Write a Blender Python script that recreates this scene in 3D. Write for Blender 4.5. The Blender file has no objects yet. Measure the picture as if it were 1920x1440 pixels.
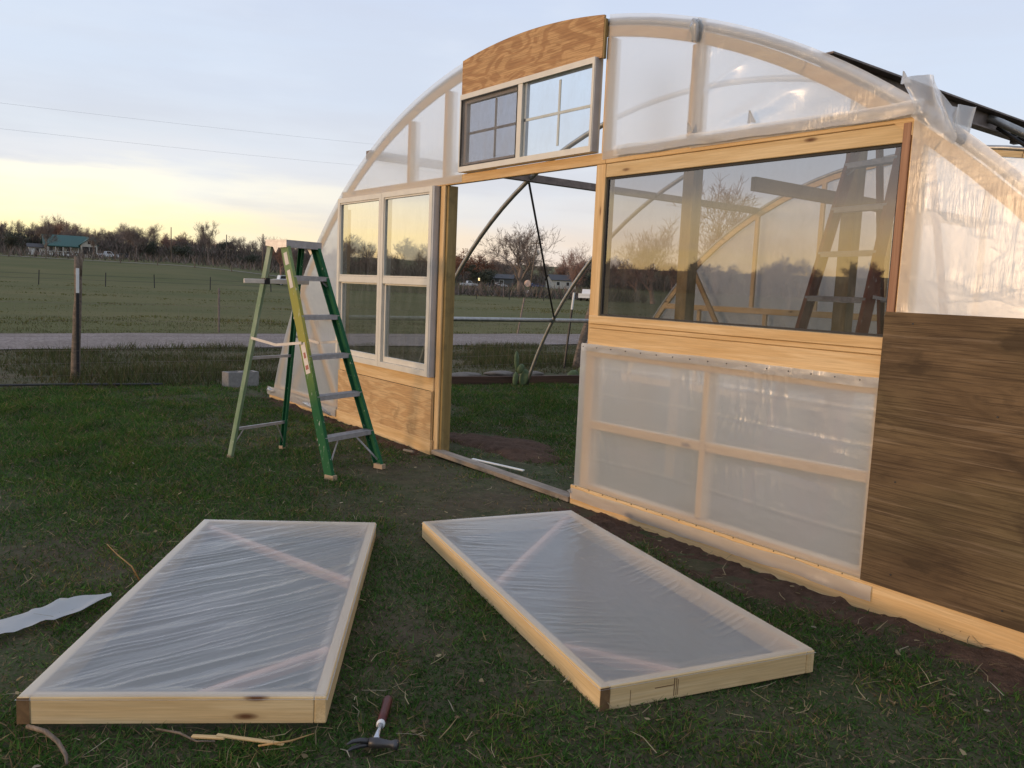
import bpy, bmesh, math, random
import numpy as np
from mathutils import Vector, Matrix
random.seed(7); rng = np.random.default_rng(11)
S = bpy.context.scene
COL = S.collection
rad = math.radians

# ------------------------------------------------------------------ camera
CAM = Vector((5.88, -3.68, 1.42))
Rr = Vector((0.598464, 0.800014, 0.042642)); Dn = Vector((0.117441, -0.034955, -0.992464)); Fw = Vector((-0.792495, 0.598962, -0.114874))
cd = bpy.data.cameras.new('camera'); cam = bpy.data.objects.new('camera', cd); COL.objects.link(cam)
cd.sensor_fit = 'HORIZONTAL'; cd.sensor_width = 36.0; cd.lens = 1548.07 / 1920 * 36
cd.clip_start = .05; cd.clip_end = 6000
cam.matrix_world = Matrix(((Rr.x, -Dn.x, -Fw.x, CAM.x), (Rr.y, -Dn.y, -Fw.y, CAM.y), (Rr.z, -Dn.z, -Fw.z, CAM.z), (0, 0, 0, 1)))
S.camera = cam
S.render.resolution_x, S.render.resolution_y = 1024, 768

# ------------------------------------------------------------------ sky and sun
SUN_AZ = (-0.29, -0.957); SUN_EL = 4.0
w = bpy.data.worlds.new('World'); S.world = w; w.use_nodes = True
nt = w.node_tree; N = nt.nodes; L = nt.links; N.clear()
out = N.new('ShaderNodeOutputWorld'); bg = N.new('ShaderNodeBackground'); L.new(bg.outputs[0], out.inputs[0])
def wn(t, **k):
    n = N.new(t)
    for a, b in k.items(): setattr(n, a, b)
    return n
def wm(op, a, b=None):
    n = wn('ShaderNodeMath', operation=op)
    for i, v in enumerate((a, b)):
        if v is None: continue
        if isinstance(v, (int, float)): n.inputs[i].default_value = v
        else: L.new(v, n.inputs[i])
    return n.outputs[0]
def wmix(f, a, b, bt='MIX'):
    n = wn('ShaderNodeMix', data_type='RGBA', blend_type=bt)
    if isinstance(f, (int, float)): n.inputs[0].default_value = f
    else: L.new(f, n.inputs[0])
    for i, v in ((6, a), (7, b)):
        if isinstance(v, tuple): n.inputs[i].default_value = (*v, 1)
        else: L.new(v, n.inputs[i])
    return n.outputs[2]
def wramp(f, stops, interp='EASE'):
    n = wn('ShaderNodeValToRGB'); r = n.color_ramp; r.interpolation = interp
    while len(r.elements) < len(stops): r.elements.new(.5)
    for e, (p, c) in zip(r.elements, stops): e.position = p; e.color = (*c, 1)
    L.new(f, n.inputs[0]); return n.outputs[0]
sky = wn('ShaderNodeTexSky', sky_type='NISHITA'); sky.sun_disc = False
sky.sun_elevation = rad(SUN_EL); sky.sun_rotation = math.atan2(SUN_AZ[0], SUN_AZ[1])
sky.air_density = 1.0; sky.dust_density = 1.5; sky.ozone_density = 2.0
skyc = wmix(1.0, sky.outputs[0], (.11, .11, .11), 'MULTIPLY')
tc = wn('ShaderNodeTexCoord'); nrm = wn('ShaderNodeVectorMath', operation='NORMALIZE'); L.new(tc.outputs['Generated'], nrm.inputs[0])
sep = wn('ShaderNodeSeparateXYZ'); L.new(nrm.outputs[0], sep.inputs[0])
el = wm('MAXIMUM', sep.outputs[2], 0.0)
dt = wn('ShaderNodeVectorMath', operation='DOT_PRODUCT'); L.new(nrm.outputs[0], dt.inputs[0]); dt.inputs[1].default_value = (SUN_AZ[0], SUN_AZ[1], 0)
toward = wm('MULTIPLY_ADD', dt.outputs['Value'], .5); toward.node.inputs[2].default_value = .5
# thin high cloud veil: elevation ramps for the sunset side and the far side
e5 = wm('MULTIPLY', el, 2.0)
mp = wn('ShaderNodeMapping'); mp.inputs['Scale'].default_value = (1.6, 1.6, 13); L.new(nrm.outputs[0], mp.inputs[0])
nz = wn('ShaderNodeTexNoise'); nz.inputs['Scale'].default_value = 1.7; nz.inputs['Detail'].default_value = 7; nz.inputs['Roughness'].default_value = .55; L.new(mp.outputs[0], nz.inputs[0])
e5w = wm('MULTIPLY_ADD', nz.outputs[0], .16); L.new(wm('SUBTRACT', e5, .08), e5w.node.inputs[2])
west = wramp(e5w, [(0.0, (1.06, .78, .34)), (.09, (1.12, .96, .50)), (.185, (1.08, 1.0, .76)), (.235, (.73, .74, .78)), (.30, (.66, .70, .77)), (.44, (.62, .69, .81)), (.75, (.56, .63, .79)), (1.0, (.56, .62, .76))])
east = wramp(e5, [(0.0, (.86, .62, .45)), (.10, (.84, .70, .58)), (.18, (.72, .70, .71)), (.28, (.66, .68, .74)), (.44, (.60, .67, .80)), (.75, (.55, .62, .78)), (1.0, (.56, .62, .76))])
tw = wramp(toward, [(.30, (0, 0, 0)), (.62, (1, 1, 1))])
veil = wmix(tw, east, west)
# flat cloud bands
cl = wramp(nz.outputs[0], [(.42, (0, 0, 0)), (.66, (1, 1, 1))])
clf = wm('MULTIPLY', cl, wramp(e5, [(.07, (0, 0, 0)), (.16, (.9, .9, .9)), (.5, (.35, .35, .35))]))
cloudy = wmix(clf, veil, wmix(.5, veil, (.56, .56, .62)))
mp2 = wn('ShaderNodeMapping'); mp2.inputs['Scale'].default_value = (3, 3, 9); mp2.inputs['Location'].default_value = (3, 1, 0); L.new(nrm.outputs[0], mp2.inputs[0])
nz2 = wn('ShaderNodeTexNoise'); nz2.inputs['Scale'].default_value = 2.4; nz2.inputs['Detail'].default_value = 8; L.new(mp2.outputs[0], nz2.inputs[0])
c2 = wm('MULTIPLY', wramp(nz2.outputs[0], [(.45, (0, 0, 0)), (.75, (1, 1, 1))]), .30)
cloudy = wmix(c2, cloudy, (.70, .75, .84))
glow = wm('MULTIPLY', wramp(toward, [(.70, (0, 0, 0)), (.99, (1, 1, 1))]), wramp(el, [(0.0, (1, 1, 1)), (.05, (.8, .8, .8)), (.16, (0, 0, 0))]))
cloudy = wmix(glow, cloudy, wmix(1.0, cloudy, (1.05, .52, .10), 'ADD'))
L.new(wmix(.82, skyc, cloudy), bg.inputs[0]); bg.inputs[1].default_value = 1.0

sd = bpy.data.lights.new('sun', 'SUN'); sun = bpy.data.objects.new('sun', sd); COL.objects.link(sun)
sd.energy = 1.55; sd.angle = rad(9); sd.color = (1.0, .66, .38)
sv = Vector((SUN_AZ[0] * math.cos(rad(SUN_EL)), SUN_AZ[1] * math.cos(rad(SUN_EL)), math.sin(rad(SUN_EL))))
sun.rotation_euler = (-sv).to_track_quat('-Z', 'Y').to_euler(); sun.location = sv * 60
vs = S.view_settings; vs.view_transform = 'Standard'; vs.look = 'None'; vs.exposure = 0.42; vs.gamma = 1.0; vs.use_curve_mapping = False
S.cycles.use_denoising = True; S.cycles.max_bounces = 10; S.cycles.transparent_max_bounces = 24; S.cycles.transmission_bounces = 8
S.cycles.sample_clamp_indirect = 6; S.cycles.caustics_reflective = False; S.cycles.caustics_refractive = False

# ------------------------------------------------------------------ helpers
def vn(x, y, seed=0):
    x = np.asarray(x, float); y = np.asarray(y, float)
    xi = np.floor(x).astype(np.int64); yi = np.floor(y).astype(np.int64); fx = x - xi; fy = y - yi
    fx = fx * fx * (3 - 2 * fx); fy = fy * fy * (3 - 2 * fy)
    def h(a, b):
        n = (a * 374761393 + b * 668265263 + seed * 1442695041) & 0xffffffff
        n = ((n ^ (n >> 13)) * 1274126177) & 0xffffffff
        return ((n ^ (n >> 16)) & 0xffff) / 65535.0
    return (h(xi, yi) * (1 - fx) + h(xi + 1, yi) * fx) * (1 - fy) + (h(xi, yi + 1) * (1 - fx) + h(xi + 1, yi + 1) * fx) * fy
def fbm(x, y, seed=0, o=4):
    t = 0; a = .5
    for i in range(o): t = t + a * vn(x * 2 ** i, y * 2 ** i, seed + i); a *= .5
    return t
def smooth(a, b, x): t = np.clip((x - a) / (b - a), 0, 1); return t * t * (3 - 2 * t)

def tag(o, label=None, cat=None, group=None, kind=None):
    if label: o['label'] = label
    if cat: o['category'] = cat
    if group: o['group'] = group
    if kind: o['kind'] = kind
    return o
def thing(name, label, cat, loc=(0, 0, 0), rz=0, group=None):
    o = bpy.data.objects.new(name, None); COL.objects.link(o); o.empty_display_size = .2
    o.location = loc; o.rotation_euler = (0, 0, rz); return tag(o, label, cat, group)
def link(name, me, mat, parent=None, smooth=False):
    o = bpy.data.objects.new(name, me); COL.objects.link(o)
    if mat and not me.materials: me.materials.append(mat)
    if parent: o.parent = parent
    if smooth: me.polygons.foreach_set('use_smooth', [True] * len(me.polygons))
    return o
def mesh(name, v, f, mat, parent=None, smooth=False):
    me = bpy.data.meshes.new(name); me.from_pydata([tuple(map(float, p)) for p in v], [], [tuple(map(int, q)) for q in f]); me.update()
    return link(name, me, mat, parent, smooth)
def tris(name, V, F, mat, parent=None, col=None, k=3):
    """big numpy mesh: V (n,3), F (m,k), optional per-vertex colour"""
    me = bpy.data.meshes.new(name); V = np.asarray(V, np.float32); F = np.asarray(F, np.int32)
    me.vertices.add(len(V)); me.vertices.foreach_set('co', V.ravel())
    me.loops.add(F.size); me.loops.foreach_set('vertex_index', F.ravel())
    me.polygons.add(len(F)); me.polygons.foreach_set('loop_start', np.arange(len(F), dtype=np.int32) * k)
    me.update(calc_edges=True)
    if col is not None:
        a = me.color_attributes.new('Col', 'FLOAT_COLOR', 'POINT'); c = np.ones((len(V), 4), np.float32); c[:, :3] = col; a.data.foreach_set('color', c.ravel())
    return link(name, me, mat, parent)
BOXES = {}
def box_mesh(sx, sy, sz, bev):
    key = (round(sx, 3), round(sy, 3), round(sz, 3), bev)
    if key in BOXES: return BOXES[key].copy()
    bm = bmesh.new(); bmesh.ops.create_cube(bm, size=1)
    for v in bm.verts: v.co = Vector((v.co.x * sx, v.co.y * sy, v.co.z * sz))
    if bev: bmesh.ops.bevel(bm, geom=bm.edges[:], offset=min(bev, .4 * min(sx, sy, sz)), segments=1, affect='EDGES')
    me = bpy.data.meshes.new('board'); bm.to_mesh(me); bm.free(); BOXES[key] = me
    return me.copy()
def board(name, a, b, wd, th, mat, parent=None, n=(0, -1, 0), bev=.003):
    """length a->b, thickness th along n, width wd across; a,b on the centre line"""
    a = Vector(a); b = Vector(b); X = (b - a).normalized(); n = Vector(n); Z = (n - X * n.dot(X)).normalized(); Y = Z.cross(X)
    o = link(name, box_mesh((b - a).length, wd, th, bev), mat, parent)
    c = (a + b) / 2
    o.matrix_local = Matrix(((X.x, Y.x, Z.x, c.x), (X.y, Y.y, Z.y, c.y), (X.z, Y.z, Z.z, c.z), (0, 0, 0, 1)))
    return o
def fb(name, x0, x1, z0, z1, y0, y1, mat, parent, bev=.003):
    """axis aligned board on the end wall, local X along its longer side"""
    if (x1 - x0) >= (z1 - z0): return board(name, (x0, (y0 + y1) / 2, (z0 + z1) / 2), (x1, (y0 + y1) / 2, (z0 + z1) / 2), z1 - z0, y1 - y0, mat, parent, bev=bev)
    return board(name, ((x0 + x1) / 2, (y0 + y1) / 2, z0), ((x0 + x1) / 2, (y0 + y1) / 2, z1), x1 - x0, y1 - y0, mat, parent, bev=bev)
class MB:
    def __init__(s): s.v = []; s.f = []
    def add(s, v, f): o = len(s.v); s.v += [tuple(p) for p in v]; s.f += [tuple(i + o for i in q) for q in f]; return s
    def box(s, x0, x1, y0, y1, z0, z1):
        return s.add([(x0, y0, z0), (x1, y0, z0), (x1, y1, z0), (x0, y1, z0), (x0, y0, z1), (x1, y0, z1), (x1, y1, z1), (x0, y1, z1)],
                     [(0, 3, 2, 1), (4, 5, 6, 7), (0, 1, 5, 4), (1, 2, 6, 5), (2, 3, 7, 6), (3, 0, 4, 7)])
    def frame(s, x0, x1, z0, z1, wl, wr, wb, wt, y0, y1):
        s.box(x0, x0 + wl, y0, y1, z0, z1); s.box(x1 - wr, x1, y0, y1, z0, z1)
        s.box(x0 + wl, x1 - wr, y0, y1, z0, z0 + wb); return s.box(x0 + wl, x1 - wr, y0, y1, z1 - wt, z1)
    def tube(s, pts, r, n=8, cap=True):
        pts = [Vector(p) for p in pts]; rs = r if isinstance(r, (list, tuple)) else [r] * len(pts); o = len(s.v)
        for i, p in enumerate(pts):
            t = (pts[min(i + 1, len(pts) - 1)] - pts[max(i - 1, 0)]).normalized()
            u = t.cross(Vector((.13, .21, .97))).normalized(); q = t.cross(u)
            for k in range(n):
                a = 2 * math.pi * k / n; s.v.append(tuple(p + (u * math.cos(a) + q * math.sin(a)) * rs[i]))
        for i in range(len(pts) - 1):
            for k in range(n):
                a = o + i * n + k; b = o + i * n + (k + 1) % n; s.f.append((a, b, b + n, a + n))
        if cap: s.f.append(tuple(o + k for k in range(n))[::-1]); s.f.append(tuple(o + (len(pts) - 1) * n + k for k in range(n)))
        return s
    def prism(s, poly, y0, y1):
        """poly: (x,z) outline, extruded in y"""
        n = len(poly); return s.add([(x, y0, z) for x, z in poly] + [(x, y1, z) for x, z in poly],
            [tuple(range(n)), tuple(range(2 * n - 1, n - 1, -1))] + [(i, i + n, (i + 1) % n + n, (i + 1) % n) for i in range(n)])
    def build(s, name, mat, parent=None, smooth=False): return mesh(name, s.v, s.f, mat, parent, smooth)
def sheet(name, fn, nu, nv, mat, parent=None, smooth=True):
    u, v = np.meshgrid(np.linspace(0, 1, nu + 1), np.linspace(0, 1, nv + 1)); x, y, z = fn(u, v)
    V = np.stack([x.ravel(), y.ravel(), z.ravel()], 1)
    i = (np.arange(nv)[:, None] * (nu + 1) + np.arange(nu)[None]).ravel(); F = np.stack([i, i + 1, i + nu + 2, i + nu + 1], 1)
    o = tris(name, V, F, mat, parent, k=4)
    if smooth: o.data.polygons.foreach_set('use_smooth', [True] * len(o.data.polygons))
    return o

# ------------------------------------------------------------------ materials
class NT:
    def __init__(s, name):
        s.m = bpy.data.materials.new(name); s.m.use_nodes = True; s.t = s.m.node_tree; s.t.nodes.clear()
        s.o = s.n('ShaderNodeOutputMaterial'); s.tc = s.n('ShaderNodeTexCoord')
    def n(s, t, **k):
        q = s.t.nodes.new(t)
        for a, b in k.items(): setattr(q, a, b)
        return q
    def put(s, sock, v):
        if v is None: return
        if hasattr(v, 'is_linked'): s.t.links.new(v, sock)
        elif isinstance(v, (tuple, list)): sock.default_value = (*v, 1) if len(v) == 3 and sock.type == 'RGBA' else v
        else: sock.default_value = v
    def coord(s, scale=(1, 1, 1), kind='Object', loc=None, rnd=False):
        m = s.n('ShaderNodeMapping'); m.inputs['Scale'].default_value = scale
        src = s.tc.outputs[kind]
        if rnd:
            oi = s.n('ShaderNodeObjectInfo'); v = s.n('ShaderNodeVectorMath', operation='MULTIPLY_ADD')
            cmb = s.n('ShaderNodeCombineXYZ'); s.put(cmb.inputs[0], oi.outputs['Random']); s.put(cmb.inputs[1], oi.outputs['Random']); s.put(cmb.inputs[2], oi.outputs['Random'])
            s.put(v.inputs[0], cmb.outputs[0]); v.inputs[1].default_value = (37, 11, 23); s.put(v.inputs[2], src); src = v.outputs[0]
        s.put(m.inputs[0], src)
        if loc: m.inputs['Location'].default_value = loc
        return m.outputs[0]
    def noise(s, vec, scale=5, detail=4, rough=.5, dist=0):
        q = s.n('ShaderNodeTexNoise'); s.put(q.inputs['Vector'], vec); q.inputs['Scale'].default_value = scale; q.inputs['Detail'].default_value = detail
        q.inputs['Roughness'].default_value = rough; q.inputs['Distortion'].default_value = dist; return q.outputs[0]
    def ramp(s, f, stops, interp='LINEAR'):
        q = s.n('ShaderNodeValToRGB'); r = q.color_ramp; r.interpolation = interp
        while len(r.elements) < len(stops): r.elements.new(.5)
        for e, (p, c) in zip(r.elements, stops): e.position = p; e.color = (*c, 1) if not isinstance(c, (int, float)) else (c, c, c, 1)
        s.put(q.inputs[0], f); return q.outputs[0]
    def mix(s, f, a, b, bt='MIX'):
        q = s.n('ShaderNodeMix', data_type='RGBA', blend_type=bt); s.put(q.inputs[0], f); s.put(q.inputs[6], a); s.put(q.inputs[7], b); return q.outputs[2]
    def math(s, op, a, b=0):
        q = s.n('ShaderNodeMath', operation=op); s.put(q.inputs[0], a); s.put(q.inputs[1], b); return q.outputs[0]
    def bump(s, h, d=.01, st=.5):
        q = s.n('ShaderNodeBump'); q.inputs['Strength'].default_value = st; q.inputs['Distance'].default_value = d; s.put(q.inputs['Height'], h); return q.outputs[0]
    def bsdf(s, col, rough=.6, metal=0, nor=None, spec=.5):
        q = s.n('ShaderNodeBsdfPrincipled'); s.put(q.inputs['Base Color'], col); s.put(q.inputs['Roughness'], rough); q.inputs['Metallic'].default_value = metal
        q.inputs['Specular IOR Level'].default_value = spec
        if nor is not None: s.put(q.inputs['Normal'], nor)
        return q.outputs[0]
    def done(s, sh): s.t.links.new(sh, s.o.inputs[0]); return s.m
def plain(name, c, rough=.6, metal=0, var=.15, scale=6, spec=.5):
    t = NT(name); n = t.noise(t.coord(), scale, 5, .6); d = tuple(x * (1 - var) for x in c); u = tuple(min(1, x * (1 + var)) for x in c)
    return t.done(t.bsdf(t.ramp(n, [(.3, d), (.7, u)]), rough, metal, t.bump(n, .003, .25), spec))
def wood(name, light, dark, knot=True, rough=.65, grain=1.0, stain=None):
    t = NT(name); v = t.coord((1.1, 16, 16), rnd=True)
    big = t.noise(v, 1.2, 5, .55, .6); fine = t.noise(t.coord((5, 160, 160), rnd=True), 1, 3, .6)
    c = t.ramp(big, [(.28, dark), (.5, tuple((a + b) / 2 for a, b in zip(light, dark))), (.62, light), (.8, tuple(x * .93 for x in light))])
    c = t.mix(t.math('MULTIPLY', t.ramp(fine, [(.35, 1), (.6, 0)]), .35 * grain), c, tuple(x * .62 for x in dark))
    if knot:
        q = t.n('ShaderNodeTexVoronoi'); t.put(q.inputs['Vector'], t.coord((2.1, 7, 7), rnd=True)); q.inputs['Scale'].default_value = 1.25
        c = t.mix(t.ramp(q.outputs['Distance'], [(.04, .95), (.085, .6), (.12, .12), (.2, 0)]), c, (.10, .035, .012))
    if stain: c = t.mix(t.ramp(t.noise(t.coord((2, 2, 2), rnd=True), 2.5, 6, .65), [(.5, 0), (.72, .75)]), c, stain)
    return t.done(t.bsdf(c, rough, 0, t.bump(fine, .002, .35), .3))
def ply(name, light, dark, freq=9, stretch=(1.4, 1, 5), rough=.7, wear=None, kind='Object'):
    t = NT(name); v = t.coord(stretch, kind)
    n = t.noise(v, 1.1, 3, .45, .9)
    s = t.math('SINE', t.math('MULTIPLY', n, freq * 6.28)); s = t.math('MULTIPLY_ADD', s, .5); s.node.inputs[2].default_value = .5
    c = t.ramp(s, [(.12, dark), (.45, tuple((a * .4 + b * .6) for a, b in zip(light, dark))), (.72, light)])
    fine = t.noise(t.coord((5, 150, 150), kind), 1, 4, .6)
    c = t.mix(t.math('MULTIPLY', t.ramp(fine, [(.42, 1), (.56, 0)]), .5), c, tuple(x * .55 for x in dark))
    if wear:
        for sc, col, a, lo in wear:
            c = t.mix(t.math('MULTIPLY', t.ramp(t.noise(t.coord(sc, kind), 1.6, 7, .62, .5), [(lo, 0), (lo + .16, 1)]), a), c, col)
    return t.done(t.bsdf(c, rough, 0, t.bump(fine, .003, .4), .25))
M = {}
M['pine'] = wood('pine', (.76, .54, .29), (.61, .38, .16))
M['pine_pale'] = wood('pine_pale', (.70, .53, .30), (.58, .40, .19))
M['brace_pink'] = wood('pinkish_pine', (.66, .42, .29), (.52, .30, .19), knot=False)
M['pine_dull'] = wood('pine_dull', (.47, .30, .13), (.33, .19, .07))
M['treated'] = wood('treated_pine', (.36, .25, .10), (.24, .16, .055), stain=(.12, .085, .04))
M['redwood'] = wood('red_board', (.44, .25, .15), (.30, .15, .085))
M['edging'] = wood('old_edging', (.10, .055, .036), (.055, .032, .022), knot=False)
M['greywood'] = wood('weathered_board', (.36, .30, .24), (.20, .16, .12), knot=False, stain=(.10, .07, .05))
M['barkwood'] = wood('old_post_wood', (.24, .18, .13), (.09, .07, .055), knot=False, grain=2)
M['ply_top'] = ply('plywood_swirl', (.54, .33, .155), (.40, .22, .10), 7.0, (2.0, 4.6, 4.6))
M['ply_low'] = ply('plywood_pale', (.64, .43, .22), (.55, .34, .16), 6, (1.2, 5, 5), wear=[((3, 3, 3), (.24, .14, .06), .55, .56)])
t = NT('plywood_weathered'); big = t.noise(t.coord((.9, 3.0, 3.0)), 1.5, 6, .6, .4); cat = t.noise(t.coord((.38, 2.4, 2.4), loc=(3, 1, 0)), 1.0, 2, .4, .25)
c = t.ramp(big, [(.30, (.070, .045, .026)), (.46, (.125, .082, .045)), (.58, (.170, .112, .060)), (.74, (.215, .150, .090))])
c = t.mix(t.ramp(t.noise(t.coord((.6, 1.2, 1)), 1.4, 3, .5), [(.45, 0), (.65, .55)]), c, (.125, .100, .050))
ln = t.math('SINE', t.math('MULTIPLY', cat, 150)); c = t.mix(t.ramp(ln, [(.55, 0), (.95, .24)]), c, (.055, .034, .019))
g1 = t.noise(t.coord((3.2, 170, 170)), 1, 4, .6); g2 = t.noise(t.coord((1.4, 60, 60)), 1, 5, .65)
c = t.mix(t.ramp(g1, [(.50, 0), (.60, .55)]), c, (.045, .029, .017)); c = t.mix(t.ramp(g2, [(.56, 0), (.66, .45)]), c, (.27, .195, .125))
c = t.mix(t.ramp(t.noise(t.coord((2.4, 5, 5), loc=(7, 0, 0)), 1.2, 5, .55), [(.58, 0), (.66, .7)]), c, (.052, .035, .021))
M['ply_old'] = t.done(t.bsdf(c, .8, 0, t.bump(t.math('ADD', g1, g2), .002, .5), .2))
M['vinyl'] = plain('window_vinyl', (.68, .64, .56), .4, var=.06, scale=9)
M['vinyl_grey'] = plain('grey_aluminium', (.45, .46, .48), .45, .3, .1)
M['gasket'] = plain('black_gasket', (.025, .025, .025), .7)
M['galv'] = plain('galvanised_pipe', (.34, .34, .33), .42, .75, .25, 14)
M['steel'] = plain('rusty_steel', (.19, .15, .13), .6, .35, .4, 9)
M['blacksteel'] = plain('black_steel', (.03, .03, .032), .5, .5)
M['alu'] = plain('ladder_aluminium', (.42, .41, .42), .5, .55, .18, 25)
def fibre(name, c, c2):
    t = NT(name); v = t.coord((3, 3, 1.1)); n = t.noise(v, 2.2, 5, .6); sp = t.noise(t.coord((60, 60, 14)), 1.2, 3, .6)
    col = t.ramp(n, [(.35, c), (.65, c2)]); col = t.mix(t.ramp(sp, [(.67, 0), (.72, .85)]), col, (.62, .62, .55))
    return t.done(t.bsdf(col, .75, 0, t.bump(sp, .001, .2), .15))
M['green'] = fibre('green_fibreglass', (.018, .10, .045), (.026, .13, .06))
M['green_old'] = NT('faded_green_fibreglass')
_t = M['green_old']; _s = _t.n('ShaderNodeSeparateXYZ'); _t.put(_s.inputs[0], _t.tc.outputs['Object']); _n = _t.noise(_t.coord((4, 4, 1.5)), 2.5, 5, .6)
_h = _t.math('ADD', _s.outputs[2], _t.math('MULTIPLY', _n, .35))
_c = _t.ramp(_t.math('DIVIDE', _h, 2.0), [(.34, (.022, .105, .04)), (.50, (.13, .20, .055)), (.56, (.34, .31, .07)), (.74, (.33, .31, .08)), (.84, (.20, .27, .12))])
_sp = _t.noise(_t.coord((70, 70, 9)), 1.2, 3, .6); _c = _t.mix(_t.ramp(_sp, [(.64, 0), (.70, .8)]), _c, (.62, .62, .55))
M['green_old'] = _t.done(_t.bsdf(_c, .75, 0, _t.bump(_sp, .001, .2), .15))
M['green_pale'] = fibre('chalky_green_fibreglass', (.17, .25, .14), (.36, .40, .28))
M['orange'] = fibre('orange_fibreglass', (.20, .055, .028), (.26, .075, .035))
M['sticker'] = plain('paper_sticker', (.66, .58, .50), .6)
M['sticker_red'] = plain('printed_red', (.35, .10, .08), .6)
M['rubber'] = plain('worn_rubber_foot', (.40, .29, .19), .8)
M['hammer_grip'] = plain('maroon_grip', (.075, .014, .013), .5)
M['hammer_steel'] = plain('hammer_steel', (.06, .06, .065), .45, .6, .3)
M['chrome'] = plain('polished_shank', (.52, .54, .58), .25, .9)
M['concrete'] = plain('concrete_block', (.22, .21, .20), .9, var=.2, scale=30)
M['stone'] = plain('field_stone', (.13, .115, .10), .95, var=.3, scale=12)
M['white'] = plain('white_paint', (.68, .68, .66), .6, var=.06)
M['cream'] = plain('cream_siding', (.50, .47, .41), .7, var=.08)
M['teal'] = plain('teal_metal_roof', (.022, .085, .075), .45, .2)
M['darkroof'] = plain('dark_roof', (.06, .06, .065), .8)
M['greyhouse'] = plain('grey_siding', (.10, .10, .10), .8)
M['wglass'] = plain('dark_window_glass', (.02, .022, .026), .15)
M['carwhite'] = plain('white_car_paint', (.62, .64, .67), .25, var=.03)
M['cardark'] = plain('dark_car_paint', (.025, .03, .045), .25, var=.03)
M['tyre'] = plain('tyre', (.018, .018, .018), .8)
M['bark'] = plain('bare_bark', (.21, .165, .14), .9, var=.3, scale=1.2)
M['bark_sunlit'] = plain('sunset_tinted_bark', (.30, .185, .145), .9, var=.3, scale=1.2)  # red of the sunset on lit crowns, put into the bark colour
M['brush'] = NT('brush_twigs'); _t = M['brush']; _a = _t.n('ShaderNodeVertexColor'); _a.layer_name = 'Col'; M['brush'] = _t.done(_t.bsdf(_a.outputs[0], .95, 0, None, .1))
M['evergreen'] = plain('cedar_leaf', (.052, .058, .038), .8, var=.4, scale=.6)
M['rustleaf'] = plain('rust_brown_leaves', (.17, .075, .04), .8, var=.35, scale=.6)
M['cactus'] = plain('cactus_pad', (.085, .13, .06), .6, var=.25, scale=20)
M['tarp'] = plain('blue_tarp', (.03, .06, .16), .5)
t = NT('lit_window'); e = t.n('ShaderNodeEmission'); e.inputs[0].default_value = (1, .72, .35, 1); e.inputs[1].default_value = 1.6; M['lit'] = t.done(e.outputs[0])
M['endgrain'] = plain('dark_end_grain', (.15, .085, .035), .85, var=.3, scale=40)
M['peach'] = plain('pale_dish', (.62, .42, .30), .5)
M['plasticwhite'] = plain('white_plastic', (.7, .7, .7), .4, var=.04)

def film(name, soft, clear, tint, fold=(26, 26, 2.6), st=.35, amp=.010):
    """polythene: part clear, part soft see-through scatter, part milky"""
    t = NT(name); b = t.noise(t.coord((2.0, 2.0, 1.6)), 1.4, 4, .5, 1.0); a = t.noise(t.coord(fold), 1, 4, .6, .7); k = t.noise(t.coord((45, 45, 45)), 1, 3, .6)
    msk = t.ramp(t.noise(t.coord((1.6, 1.6, 3.2), loc=(4, 2, 7)), 1.5, 3, .5), [(.47, .05), (.66, 1)])
    h = t.math('ADD', t.math('MULTIPLY', a, msk), t.math('ADD', t.math('MULTIPLY', b, .7), t.math('MULTIPLY', k, .05))); nor = t.bump(h, amp, st)
    d = t.n('ShaderNodeBsdfDiffuse'); t.put(d.inputs[0], tint); t.put(d.inputs['Normal'], nor)
    tr = t.n('ShaderNodeBsdfTranslucent'); t.put(tr.inputs[0], tint); t.put(tr.inputs['Normal'], nor)
    m1 = t.n('ShaderNodeMixShader'); m1.inputs[0].default_value = .5; t.put(m1.inputs[1], d.outputs[0]); t.put(m1.inputs[2], tr.outputs[0])
    rf = t.n('ShaderNodeBsdfRefraction'); rf.inputs[0].default_value = (.96, .97, .97, 1); rf.inputs['Roughness'].default_value = .58; rf.inputs['IOR'].default_value = 1.32
    m2 = t.n('ShaderNodeMixShader'); m2.inputs[0].default_value = soft / (1 - clear); t.put(m2.inputs[1], m1.outputs[0]); t.put(m2.inputs[2], rf.outputs[0])
    tp = t.n('ShaderNodeBsdfTransparent'); tp.inputs[0].default_value = (.96, .97, .97, 1)
    m4 = t.n('ShaderNodeMixShader'); m4.inputs[0].default_value = clear; t.put(m4.inputs[1], m2.outputs[0]); t.put(m4.inputs[2], tp.outputs[0])
    g = t.n('ShaderNodeBsdfGlossy'); g.inputs['Roughness'].default_value = .27; g.inputs[0].default_value = (.95, .95, .95, 1); t.put(g.inputs['Normal'], nor)
    fr = t.n('ShaderNodeFresnel'); fr.inputs[0].default_value = 1.5; t.put(fr.inputs['Normal'], nor)
    ge = t.n('ShaderNodeNewGeometry'); fac = t.math('MULTIPLY', fr.outputs[0], t.math('SUBTRACT', 1.0, ge.outputs['Backfacing']))
    m3 = t.n('ShaderNodeMixShader'); t.put(m3.inputs[0], fac); t.put(m3.inputs[1], m4.outputs[0]); t.put(m3.inputs[2], g.outputs[0])
    return t.done(m3.outputs[0])
M['film'] = film('polythene_film', .36, .20, (.965, .975, .985), (30, 30, 3.2), .42, .012)
M['film_door'] = film('polythene_film_over_doors', .14, .48, (.94, .95, .98), (12, 12, 12), .2)
M['film_scrap'] = film('polythene_offcut', .10, .04, (.88, .90, .92))
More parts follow.
